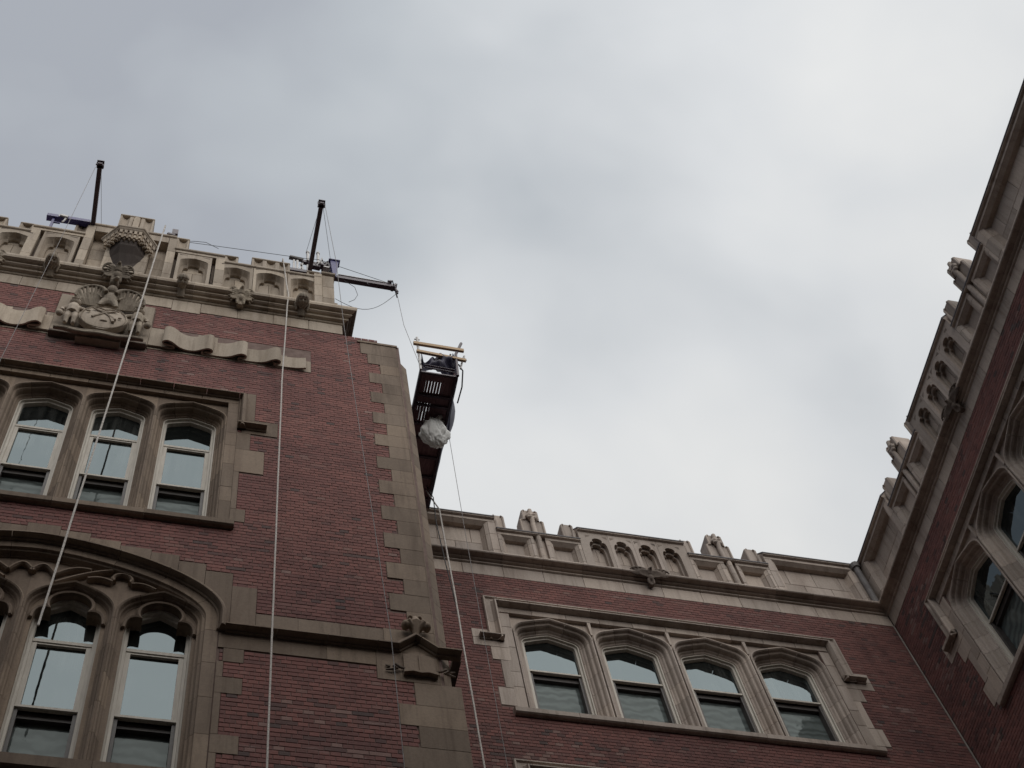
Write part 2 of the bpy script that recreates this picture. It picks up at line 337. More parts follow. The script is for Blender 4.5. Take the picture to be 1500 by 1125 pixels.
# ------------------------------------------------------------------ brickwork
def tone_attr(me, cols):
    ca = me.color_attributes.new('tone', 'FLOAT_COLOR', 'POINT')
    flat = []
    for c in cols: flat += [c[0], c[1], 0, 1]
    ca.data.foreach_set('color', flat)
CH, BW, MJ = .068, .1075, .0065
BM = {}
def brick_mesh(k, length, m):
    key = (k, length, m.name)
    if key not in BM:
        mb = MB(); h = CH - MJ; c = .003
        F0 = Fr(0, 1); chamf(F0, mb, 0, length, 0, h, -.012, 0, c)
        me = bpy.data.meshes.new('brick'); me.from_pydata(mb.v, [], mb.f); rr = random.Random(k * 7 + 3)
        t = rr.random(); s = rr.random(); tone_attr(me, [(t, s)] * len(mb.v)); me.materials.append(m); BM[key] = me
    return BM[key]
def brickwork(fr, wall, u0, u1, v0, v1, holes, m, detail=None, seed=1, salt=.25):
    rr = random.Random(seed); mb = MB(); cols = []; nind = 0
    rows = int((v1 - v0) / CH)
    P = fr.P
    for i in range(rows + 1):
        z = v0 + i * CH; zc = z + CH / 2
        if z + CH - MJ > v1 + .01: break
        iv = [(u0, u1)]
        for (a, b, c, d) in holes:
            if c - .012 < zc < d + .012:
                nv = []
                for (p, q) in iv:
                    if b <= p or a >= q: nv.append((p, q)); continue
                    if p < a: nv.append((p, a))
                    if b < q: nv.append((b, q))
                iv = nv
        rowsalt = rr.random() < salt; stretcher_row = (i % 9 == 3)
        for (p, q) in iv:
            x = p - (BW / 2 if i % 2 else 0)
            while x < q - .015:
                w = BW * 2 if (stretcher_row or rr.random() < .05) else BW
                a = max(x, p) + MJ / 2; b = min(x + w, q) - MJ / 2
                x += w
                if b - a < .018: continue
                if detail and nind < 300 and detail(a, z) and abs((b - a) - (w - MJ)) < 1e-6:
                    o = bpy.data.objects.new('brick', brick_mesh(rr.randrange(14), round(b - a, 4), m)); COL.objects.link(o); o.parent = wall
                    o.location = P(a, z, rr.uniform(-.0015, .0015)); nind += 1; continue
                t = min(1, max(0, rr.gauss(.5, .17))); 
                if rr.random() < .03: t = rr.uniform(0, .12)
                s = (1.0 if rowsalt else .25) * rr.random(); w1 = rr.uniform(-.002, .0015); c = .003; h = CH - MJ
                vs = [P(a, z, -.012), P(b, z, -.012), P(b, z + h, -.012), P(a, z + h, -.012),
                      P(a, z, w1 - c), P(b, z, w1 - c), P(b, z + h, w1 - c), P(a, z + h, w1 - c),
                      P(a + c, z + c, w1), P(b - c, z + c, w1), P(b - c, z + h - c, w1), P(a + c, z + h - c, w1)]
                mb.add(vs, [(0, 1, 5, 4), (1, 2, 6, 5), (2, 3, 7, 6), (3, 0, 4, 7), (4, 5, 9, 8), (5, 6, 10, 9), (6, 7, 11, 10), (7, 4, 8, 11), (8, 9, 10, 11)])
                cols += [(t, s)] * 12
    me = bpy.data.meshes.new('brickwork'); me.from_pydata(mb.v, [], mb.f); tone_attr(me, cols); me.materials.append(m)
    o = bpy.data.objects.new('brickwork', me); COL.objects.link(o); o.parent = wall; o['kind'] = 'stuff'
    return o
def backing(fr, par, u0, u1, v0, v1, holes, w=-.007, depth=.34):
    mb = MB(); vs = sorted({v0, v1, *[max(v0, min(v1, h[2])) for h in holes], *[max(v0, min(v1, h[3])) for h in holes]})
    for a, b in zip(vs[:-1], vs[1:]):
        iv = [(u0, u1)]
        for (p, q, c, d) in holes:
            if c < (a + b) / 2 < d:
                nv = []
                for (s, t) in iv:
                    if q <= s or p >= t: nv.append((s, t)); continue
                    if s < p: nv.append((s, p))
                    if q < t: nv.append((q, t))
                iv = nv
        for (s, t) in iv: fbox(fr, mb, s, t, a, b, -depth, w)
    return link('wall', mb, MORTAR, par)

# ------------------------------------------------------------------ arched sash windows
MOULD = [(.165, -.06), (.165, .004), (.145, .006), (.128, -.012), (.115, -.05), (.088, -.062), (.075, -.085), (.066, -.13), (.045, -.14), (.028, -.165), (.012, -.17), (0, -.185), (0, -.26), (.165, -.26)]
FRAMEP = [(.03, -.185), (-.018, -.185), (-.022, -.215), (-.05, -.222), (-.055, -.285), (.03, -.285)]
def clip_below(path, z):
    p = [q for q in path if q[1] > z]; u0 = path[0][0]; u1 = path[-1][0]
    return [(u0, z)] + p + [(u1, z)]
def window(fr, par, cx, hw, zb, zs, ang, rails, m_st, transom=None, head=None, prof=None):
    inner = head or tudor(cx, hw, zb, zs, .13, ang)
    if prof is not False: stones(fr, par, 'arch_stone', inner, prof or MOULD, .42, m_st)
    fw = hw - .05
    wf = link('window', sweep(fr, MB(), inner, FRAMEP), WOOD, par)
    # upper glass
    path = [(cx + (u - cx) * (hw - .04) / hw, v - .02) for u, v in inner]
    rail = rails
    zt = transom
    top0 = zt + .03 if zt else rail
    mb = poly(fr, MB(), clip_below(path, top0), -.282, -.276); link('upper_pane', mb, GLASS, wf)
    if zt:
        mb = MB(); fbox(fr, mb, cx - fw - .02, cx + fw + .02, zt - .035, zt + .012, -.285, -.232); fbox(fr, mb, cx - fw - .02, cx + fw + .02, zt + .018, zt + .035, -.285, -.245)
        link('transom_bar', mb, WOOD, wf)
        mb = MB()
        for s in (-1, 1): fbox(fr, mb, cx + s * fw, cx + s * (fw - .052), rail, zt - .035, -.285, -.24)
        fbox(fr, mb, cx - fw + .052, cx + fw - .052, zt - .065, zt - .037, -.285, -.242)
        link('sash_frame', mb, WOOD, wf)
        mb = MB(); fbox(fr, mb, cx - fw, cx + fw, rail - .02, zt - .03, -.282, -.274); link('middle_pane', mb, GLASS, wf)
    # meeting rail, lower sash set back behind a dark screen frame
    mb = MB(); fbox(fr, mb, cx - fw - .01, cx + fw + .01, rail - .022, rail + .012, -.285, -.235); link('meeting_rail', mb, WOOD, wf)
    mb = MB()
    for s in (-1, 1): fbox(fr, mb, cx + s * (fw + .01), cx + s * (fw - .04), zb, rail - .032, -.37, -.255)
    fbox(fr, mb, cx - fw + .04, cx + fw - .04, rail - .12, rail - .032, -.37, -.30); fbox(fr, mb, cx - fw + .04, cx + fw - .04, zb, zb + .05, -.37, -.28)
    link('screen_frame', mb, DARKW, wf)
    mb = MB(); fbox(fr, mb, cx - fw + .03, cx + fw - .03, zb + .04, rail - .11, -.362, -.355); link('lower_pane', mb, SCREEN, wf)
    return inner
def offs(path, n):
    fr0 = Fr(0, 1); mb = sweep(fr0, MB(), path, [(n, 0), (n, 1)], caps=False); return [(mb.v[i][0], mb.v[i][2]) for i in range(0, len(mb.v), 2)]
def spandrels(fr, par, path, top, pitch_half, cx, m, w=-.055, k=1):
    o = [p for p in offs(path, .15 * k)]; o = [p for p in o if p[1] > path[1][1] - .02]
    mb = MB()
    pts = [(cx - pitch_half, o[0][1] - .02)] + o + [(cx + pitch_half, o[-1][1] - .02), (cx + pitch_half, top), (cx - pitch_half, top)]
    poly(fr, mb, pts, w - .08, w); link('spandrel', mb, m, par)

HOOD = [(0, -.02), (0, .025), (.010, .035), (.020, .03), (.022, .015), (.028, .05), (.036, .085), (.044, .102), (.062, .102), (.085, .085), (.108, .03), (.11, -.02)]
HOODW = [(0, -.02), (0, .025), (.015, .06), (.035, .098), (.055, .10), (.07, .055), (.10, .02), (.165, .02), (.185, .045), (.205, .045), (.215, .02), (.215, -.02)]
def hood(fr, par, a, b, top, legz, foot, m, L0=.55):
    # a,b: inner edges; runs up, across and down with outward feet
    path = [(a - foot, legz), (a, legz), (a, top), (b, top), (b, legz), (b + foot, legz)]
    # order so that the outer lip lies outside: left leg up, over, right leg down
    up = [(a, legz), (a, top), (b, top), (b, legz)]
    stones(fr, par, 'hood_mould', up, HOOD, L0, m)
    for s, e0 in ((-1, a), (1, b)):
        q = [(e0 + s * .0, legz), (e0 + s * foot, legz)]
        if s < 0: q = q[::-1]
        stones(fr, par, 'hood_return', q, HOOD, .4, m)

# ------------------------------------------------------------------ carved work
def head_mesh(fr, cu, cv, cw, r, seed, hat):
    rr = random.Random(seed); mb = MB(); nu, nv = 44, 36; vs = []
    til = Matrix.Rotation(radians(56), 3, 'X')
    nose = rr.uniform(.42, .5); jaw = rr.uniform(.8, .95)
    for j in range(nv + 1):
        t = pi * j / nv
        for i in range(nu):
            p = 2 * pi * i / nu; d = Vector((sin(t) * cos(p), -sin(t) * sin(p), cos(t)))   # face looks to -y
            k = 1.0
            x, y, z = d
            front = max(0, -y)
            def gsn(x0, z0, sx, sz): return math.exp(-((x - x0) / sx) ** 2 - ((z - z0) / sz) ** 2)
            if front > 0:
                k += nose * gsn(0, -.12, .13, .16) + .12 * gsn(0, .05, .09, .2)
                k -= .30 * (gsn(-.34, .10, .17, .10) + gsn(.34, .10, .17, .10))
                k += .12 * (gsn(-.34, .10, .09, .05) + gsn(.34, .10, .09, .05))
                k += .17 * (gsn(-.3, .27, .25, .07) + gsn(.3, .27, .25, .06))
                k += .18 * gsn(0, -.40, .22, .05) + .18 * gsn(0, -.56, .2, .05) - .18 * gsn(0, -.48, .26, .04)
                k += .12 * gsn(0, -.72, .2, .12) + .05 * (gsn(-.5, -.2, .2, .2) + gsn(.5, -.2, .2, .2))
            if hat and (z > .38 or (hat == 2 and y > -.55)): k += .20 + .06 * sin(p * 9)
            q = Vector((d.x * .82 * (jaw if z < -.3 else 1), d.y * .92, d.z * 1.12)) * k * r
            q = til @ q
            c = fr.P(cu, cv, cw); vs.append((c[0] + q.x, c[1] + q.y, c[2] + q.z))
    fs = [(j * nu + i, j * nu + (i + 1) % nu, (j + 1) * nu + (i + 1) % nu, (j + 1) * nu + i) for j in range(nv) for i in range(nu)]
    mb.add(vs, fs)
    a = fr.P(cu, cv - r * .1, cw - r * .6); b = fr.P(cu, cv - r * 1.5, .02)
    mb.tube([a, ((a[0] + b[0]) / 2, (a[1] + b[1]) / 2 - .01, (a[2] + b[2]) / 2), b], [r * .55, r * .55, r * .7], 12)
    if hat == 2:
        for s in (-1, 1): mb.tube([fr.P(cu + s * r * .8, cv + r * .6, cw - .02), fr.P(cu + s * r * 1.0, cv - r * .3, cw - .04), fr.P(cu + s * r * .8, cv - r * 1.3, cw - .10)], [r * .2, r * .22, r * .15], 8)
    return mb
def fused(name, mb, m, par, vox=.012, smooth=True, rough=0.0):
    me = bpy.data.meshes.new(name); me.from_pydata(mb.v, [], mb.f)
    bm = bmesh.new(); bm.from_mesh(me); bmesh.ops.recalc_face_normals(bm, faces=bm.faces); bm.to_mesh(me); bm.free()
    o = bpy.data.objects.new(name, me); COL.objects.link(o)
    rm = o.modifiers.new('r', 'REMESH'); rm.mode = 'VOXEL'; rm.voxel_size = vox * .72
    sm = o.modifiers.new('s', 'SMOOTH'); sm.iterations = 1; sm.factor = .5
    dg = bpy.context.evaluated_depsgraph_get(); me2 = bpy.data.meshes.new_from_object(o.evaluated_get(dg)); o.modifiers.clear(); o.data = me2
    if smooth: me2.shade_smooth()
    me2.materials.clear(); me2.materials.append(m)
    o.parent = par
    return o
def wing(mb, root, tip, drop, n=6, side=1, thick=.012, wout=0.0):
    # feathers fan from the leading edge root->tip, hanging down by drop
    r = Vector(root); t = Vector(tip)
    for i in range(n):
        k = (i + .5) / n; a = r.lerp(t, k) + Vector((0, 0, .05 * sin(k * pi) * 1.2)) * abs(t.x - r.x) * 3
        ln = drop * (1 - .35 * abs(k - .55))
        b = a + Vector((side * .10 * ln + side * k * ln * .35, 0.02, -ln))
        c = a.lerp(b, .5) + Vector((side * .02, -.015, 0))
        mb.tube([a, c, b], [abs(t.x - r.x) / n * .8, abs(t.x - r.x) / n * .75, abs(t.x - r.x) / n * .3], 6)
    mb.tube([r, r.lerp(t, .5) + Vector((0, -.01, .10 * abs(t.x - r.x) * 3)), t], [thick * 1.6, thick * 1.9, thick], 8)
def eagle_mesh(fr, cu, cv, cw, s=1.0, spread=.17, droop=.0, lift=0):
    mb = MB(); P = fr.P
    def Q(u, v, w): return P(cu + u * s, cv + v * s, cw + (w + v * .36) * s)
    mb.ell(Q(0, 0, 0), (.075 * s, .08 * s, .13 * s), 12, 8)
    mb.ell(Q(0, .15, .05), (.045 * s, .055 * s, .05 * s), 10, 7)
    mb.tube([Q(.0, .155, .08), Q(.01, .13, .13), Q(.012, .10, .135)], [.03 * s, .018 * s, .005 * s], 7)
    mb.tube([Q(0, .06, .02), Q(0, .14, .05)], [.065 * s, .045 * s], 8)
    for sd_ in (-1, 1):
        ecx, rx_ = .045 + spread * .52, spread * .56
        ecz, rz_ = (.03, .175) if not lift else (.10, .105)
        edge = []
        for i in range(9):
            a = radians(150 - 215 * i / 8); q = (sd_ * (ecx + rx_ * cos(a)), ecz + rz_ * sin(a)); edge.append(q)
            rt = (sd_ * .045, .08 - .10 * i / 8)
            mb.tube([Q(rt[0], rt[1], .03), Q((rt[0] + q[0]) / 2, (rt[1] + q[1]) / 2, .05), Q(q[0], q[1], .02)], [.012 * s, .017 * s, .015 * s], 6)
        pts = [Q(x_, z_, .03) for x_, z_ in edge[:6]]
        mb.tube([Q(sd_ * .04, .07, .04)] + pts, [.022 * s] + [.019 * s] * 5 + [.01 * s], 7)
        mb.ell(Q(sd_ * (ecx - .01), ecz, .012), (rx_ * .86 * s, .022 * s, rz_ * .84 * s), 16, 8)
        lay = [Q(sd_ * .045 + (x_ - sd_ * .045) * .55, .05 + (z_ - .05) * .55, .045) for x_, z_ in edge]
        mb.tube(lay, .013 * s, 6)
        mb.tube([Q(sd_ * .045, -.08, .03), Q(sd_ * .055, -.17, .05), Q(sd_ * .055, -.2, .08)], [.04 * s, .028 * s, .012 * s], 7)
        for k in (-1, 0, 1): mb.tube([Q(sd_ * .055, -.195, .06), Q(sd_ * .055 + k * .02, -.225, .08)], [.012 * s, .006 * s], 5)
    mb.tube([Q(0, -.1, -.0), Q(0, -.22, .01)], [.05 * s, .06 * s], 8)
    return mb
# ================================================================== GROUND
gm = MB().box((-300, -300, -.3), (300, 300, 0)); g = link('ground', gm, PAVE, None, 'structure')

# ------------------------------------------------------------------ shared builders for the facades
def cornice(fr, par, u0, u1, prof, L0, m, name='cornice_block', ret=None):
    # prof: (z,w) run along u
    n = max(1, round((u1 - u0) / L0)); 
    for i in range(n):
        a = u0 + (u1 - u0) * i / n; b = u0 + (u1 - u0) * (i + 1) / n
        j = random.uniform(-.0015, .0015)
        pr = [(z + j, w) for z, w in prof]
        link(name, sweep(fr, MB(), [(a + GAP, 0), (b - GAP, 0)], pr), m, par)
def course(fr, par, name, u0, u1, v0, v1, L0, m, w1=.006, w0=-.1):
    n = max(1, round((u1 - u0) / L0)); 
    for i in range(n): block(fr, par, name, u0 + (u1 - u0) * i / n, u0 + (u1 - u0) * (i + 1) / n, v0, v1, w1, w0, m)
def window_group(fr, par, cs, ph, hw, zs, ang, zsill, zband, zhood, a, b, legz, foot, rail, transom, m, teeth, hoodscale=1.0):
    for c in cs:
        kk = (ph - hw) / (.1775 if m is TERRA else .167)
        inner = window(fr, par, c, hw, zsill, zs, ang, rail, m, transom, None, [(n_ * kk, w_) for n_, w_ in MOULD])
        spandrels(fr, par, inner, zband, ph, c, m, k=kk)
    for c0, c1 in (zip(cs[:-1], cs[1:]) if m is TERRA else ()):
        mid = (c0 + c1) / 2
        mb = MB(); poly(fr, mb, [(mid - .014, zs + .12), (mid + .014, zs + .12), (mid + .026, zband), (mid - .026, zband)], -.06, .0); link('mullion_fin', mb, m, par)
    course(fr, par, 'lintel_stone', a, b, zband, zhood + .02, .52, m, .004, -.3)
    lo = cs[0] - ph; hi = cs[-1] + ph
    zz = zsill
    k = 0
    while zz < zband - .05:
        z2 = min(zband, zz + (.52, .36, .61)[k % 3]); k += 1
        block(fr, par, 'jamb_stone', a, lo, zz, z2, .005, -.34, m); block(fr, par, 'jamb_stone', hi, b, zz, z2, .005, -.34, m); zz = z2
    for (x0, x1, z0, z1) in teeth: block(fr, par, 'quoin', x0, x1, z0, z1, .006, -.12, m)
    up = [(a, legz), (a, zhood), (b, zhood), (b, legz)]
    pr = HOODW if hoodscale > 1 else HOOD
    stones(fr, par, 'hood_mould', up, pr, .5, m)
    stones(fr, par, 'hood_return', [(a - foot, legz), (a, legz)], HOOD, .5, m); stones(fr, par, 'hood_return', [(b, legz), (b + foot, legz)], HOOD, .5, m)
    n = max(1, round((b - a + .12) / .95))
    for i in range(n):
        u0 = a - .06 + (b - a + .12) * i / n; u1 = a - .06 + (b - a + .12) * (i + 1) / n
        link('sill_stone', sweep(fr, MB(), [(u0 + GAP, 0), (u1 - GAP, 0)], [(zsill - .15, -.1), (zsill - .15, .05), (zsill - .13, .072), (zsill - .045, .075), (zsill, .02), (zsill, -.34)]), m, par)
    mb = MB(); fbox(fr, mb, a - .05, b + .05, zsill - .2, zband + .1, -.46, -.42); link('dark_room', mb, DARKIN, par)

# ================================================================== TOWER BLOCK
YT = 9.15
TW = empty('brick_tower', (-1.4, YT, 0), 0, 'red brick tower block on the left with tan limestone trim and carved coat of arms', 'building')
FT = Fr(-1.4, YT)
def mir(u): return -2.8 - u
tlong = [(23.27, 24.09 - .0), (22.58, 22.93), (21.90, 22.25), (21.22, 21.57), (20.54, 20.88), (19.86, 20.20), (19.18, 19.53), (18.50, 18.85), (17.82, 18.17), (17.13, 17.48), (16.45, 16.80), (14.36, 14.71), (13.68, 14.02), (13.0, 13.34)]
tlong[0] = (23.27, 23.62)
cut = sorted({z for a in tlong for z in a} | {24.09, 15.10, 15.62, 16.06}, reverse=True)
qh = []
for z1, z0 in zip(cut[:-1], cut[1:]):
    if (z0, z1) in ((15.62, 16.06),): x = 2.34
    elif (z0, z1) == (15.10, 15.62): x = 2.24
    elif (z0, z1) == (23.62, 24.09): x = 2.34
    elif (z0, z1) in tlong: x = 2.44
    else: x = 2.62
    if z1 - z0 < .05: continue
    top = 24.09
    hi = z1
    right = 2.90 if z1 > 15.5 else 3.12
    block(FT, TW, 'quoin', x, right, z0, hi, .008, -.25, LIME2, .004); qh.append((x, 3.2, z0, hi))
    if z1 > 15.5 and z0 < 23.6:          # splayed edge of the buttress
        z1b = min(z1, 23.55)
        P = FT.P
        mb = MB().add([P(2.90, z0 + .003, .008), P(3.06, z0 + .003, -.12), P(3.06, z1b - .003, -.12), P(2.90, z1b - .003, .008), P(2.90, z0 + .003, -.3), P(3.06, z0 + .003, -.3), P(3.06, z1b - .003, -.3), P(2.90, z1b - .003, -.3)],
                      [(0, 1, 2, 3), (4, 7, 6, 5), (0, 4, 5, 1), (3, 2, 6, 7), (1, 5, 6, 2), (0, 3, 7, 4)])
        link('quoin', mb, LIME2, TW)
steps = [(-1.58, -1.22, 17.35), (-1.22, -.89, 17.27), (-.89, -.55, 17.18), (-.55, -.21, 17.10), (-.21, .10, 17.04), (.10, .40, 16.92), (.40, .70, 16.79), (.70, .97, 16.54)]
up_teeth = [(.70, .82, 20.73, 21.57), (.66, 1.13, 20.33, 20.73), (.60, .78, 19.85, 20.33), (.60, .97, 19.23, 19.85), (.60, .67, 18.27, 19.23), (.60, .78, 17.97, 18.27)]
lo_teeth = [(.66, .87, 15.10, 15.34), (.60, .67, 14.83, 15.10), (.60, .87, 14.56, 14.83), (.60, .67, 13.9, 14.56), (.60, .87, 13.62, 13.9), (.60, .67, 12.9, 13.62)]
holes = list(qh)
holes += [(-6, 3, 24.24, 26), (-2.14, -.75, 22.5, 24.1), (-4.4, -2.1, 22.62, 23.38), (-.76, 1.58, 22.62, 23.38),
          (-3.41, .61, 17.80, 21.40), (.60, .70, 20.73, 21.50), (-3.51, -3.40, 20.73, 21.50), (-3.42, .62, 12, 16.6)]
for (a, b, c, d) in up_teeth + lo_teeth: holes += [(a, b, c, d), (mir(b), mir(a), c, d)]
for (a, b, z) in steps: holes += [(a, b, 15.6, z), (mir(b), mir(a), 15.6, z)]
holes += [(.96, 2.4, 15.62, 16.04), (mir(2.4), mir(.96), 15.62, 16.04), (.60, 1.0, 15.34, 15.64), (mir(1.0), mir(.6), 15.34, 15.64), (.87, 2.24, 15.34, 15.64), (mir(2.24), mir(.87), 15.34, 15.64)]
wholes = [(-3.3, .46, 17.85, 21.22), (-3.25, .45, 13.3, 16.86)]
wall = backing(FT, TW, -5.8, 2.95, 12.2, 24.09, wholes)
wall_up = backing(FT, TW, -4.85, 2.06, 24.09, 25.3, [])
mb = MB(); fbox(FT, mb, -5.85, 3.05, 0, 12.2, -.4, 0); fbox(FT, mb, -5.85, 3.04, 0, 24.05, -6.8, -.36); fbox(FT, mb, -4.86, 2.06, 24.05, 25.9, -6.8, -.36); link('tower_body', mb, BRICK, TW)
brickwork(FT, wall, -5.1, 2.62, 12.4, 24.24, holes, BRICK, lambda u, z: u > .85 and 13.0 < z < 15.1, 3, .12)
# slate-like weathering over the buttress head
mb = MB(); P = FT.P
mb.add([P(2.30, 24.09, .02), P(2.92, 24.09, .02), P(2.92, 24.13, -.6), P(2.30, 24.13, -.6), P(2.30, 24.03, .02), P(2.92, 24.03, .02), P(2.92, 24.03, -.6), P(2.30, 24.03, -.6)], [(0, 1, 2, 3), (4, 7, 6, 5), (0, 4, 5, 1), (1, 5, 6, 2), (2, 6, 7, 3), (3, 7, 4, 0)])
link('buttress_cap', mb, LIME2, TW)
# frieze
fz = [-5.4, -4.85, -4.3, -3.75, -3.25, -2.78, -2.26, -1.66, -1.14, -.54, -.11, .45, 1.0, 1.55, 2.08]
for a, b in zip(fz[:-1], fz[1:]):
    block(FT, TW, 'frieze_stone', max(a, -4.86), b, 24.24 if not (-.6 < a < -.2) else 24.17, 24.62, .008, -.2, LIME) if b > -4.8 else None
mb = MB(); fbox(FT, mb, -4.8, 1.95, 24.9, 26.45, -.34, -.302); fbox(FT, mb, -2.9, .1, 26.45, 26.7, -.34, -.302); link('parapet_back', mb, LIME, TW)
# main cornice with its return
TC = [(z_, min(w_, .05) + max(0, w_ - .05) * .88) for z_, w_ in [(24.60, -.05), (24.60, .02), (24.615, .035), (24.635, .03), (24.642, .012), (24.655, .04), (24.668, .085), (24.69, .10), (24.712, .09), (24.72, .055), (24.732, .07), (24.745, .12), (24.765, .152), (24.79, .15), (24.80, .105), (24.812, .12), (24.825, .18), (24.845, .222), (24.90, .235), (24.96, .23), (25.06, .04), (25.06, -.05)]]
cu = [-4.9 + i * .58 for i in range(12)] + [2.08]
for a, b in zip(cu[:-1], cu[1:]):
    if b > 2.07:
        vs = []; n = len(TC)
        for z, w in TC: vs += [FT.P(a + GAP, z, w)]
        for z, w in TC: vs += [FT.P(2.08 + max(w, -.04), z, w)]
        fs = [(i, (i + 1) % n, n + (i + 1) % n, n + i) for i in range(n)] + [tuple(range(n))]
        link('cornice_block', MB().add(vs, fs), LIME, TW)
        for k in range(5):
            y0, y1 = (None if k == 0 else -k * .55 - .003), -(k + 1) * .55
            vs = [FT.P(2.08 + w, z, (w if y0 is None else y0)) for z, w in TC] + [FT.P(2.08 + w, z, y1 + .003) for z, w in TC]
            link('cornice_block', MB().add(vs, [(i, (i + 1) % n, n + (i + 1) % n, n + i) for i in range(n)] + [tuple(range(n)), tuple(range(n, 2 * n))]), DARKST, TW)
    else:
        link('cornice_block', sweep(FT, MB(), [(a + GAP, 0), (b - GAP, 0)], TC), LIME, TW)
# carved busts and eagles on the cornice
for i, (x, kind) in enumerate(((-2.40, 'h2'), (-.44, 'h1'), (.47, 'e'), (1.42, 'h2'), (-3.28, 'e'))):
    if kind == 'e':
        mb = eagle_mesh(FT, x, 24.78, .13, .92, .16, .0); o = fused('carved_eagle', mb, CARVE, TW, .011)
    else:
        mb = head_mesh(FT, x, 24.83, .22, .105, i + 3, int(kind[1]) if kind != 'h1' else 1); o = fused('carved_head', mb, CARVE, TW, .009)

# ---- tower parapet, centred on u=-1.4
c0 = -1.4; WP = .05
def both(fn):
    for s in (1, -1): fn(lambda r: c0 + s * r, s)
def rng(f, a, b): return (min(f(a), f(b)), max(f(a), f(b)))
CAPP = lambda z: [(z - .07, -.3), (z - .07, .04), (z - .055, .065), (z - .04, .075), (z - .0, .075), (z + .08, -.02), (z + .10, -.3)]
def cap(fr, par, u0, u1, z, m, L0=.6, name='coping_stone'):
    n = max(1, round((u1 - u0) / L0))
    for i in range(n): link(name, sweep(fr, MB(), [(u0 + (u1 - u0) * i / n + GAP, 0), (u0 + (u1 - u0) * (i + 1) / n - GAP, 0)], CAPP(z)), m, par)
def fluted(fr, par, u0, u1, z0, z1, w, ribs, m, name='merlon'):
    # merlon face of vertical hollows between ribs, under a flat top
    pts = []; n = ribs
    for i in range(n):
        a = u0 + (u1 - u0) * i / n; b = u0 + (u1 - u0) * (i + 1) / n; d = (b - a)
        pts += [(a, w), (a + .10 * d, w)] + [(a + d * (.14 + .72 * k / 6), w - .055 * sin(pi * k / 6) ** .6) for k in range(7)] + [(b - .10 * d, w)]
    pts += [(u1, w), (u1, -.3), (u0, -.3)]
    nn = len(pts); zt = z1 - .05
    vs = [fr.P(u, z0, ww) for u, ww in pts] + [fr.P(u, zt, ww) for u, ww in pts]
    mb = MB().add(vs, [(i, (i + 1) % nn, nn + (i + 1) % nn, nn + i) for i in range(nn)] + [tuple(range(nn))])
    o = link(name, mb, m, par)
    mb = MB(); chamf(fr, mb, u0 - .005, u1 + .005, zt, z1, -.3, w + .012, .012); link('merlon_cap', mb, m, o)
    return o
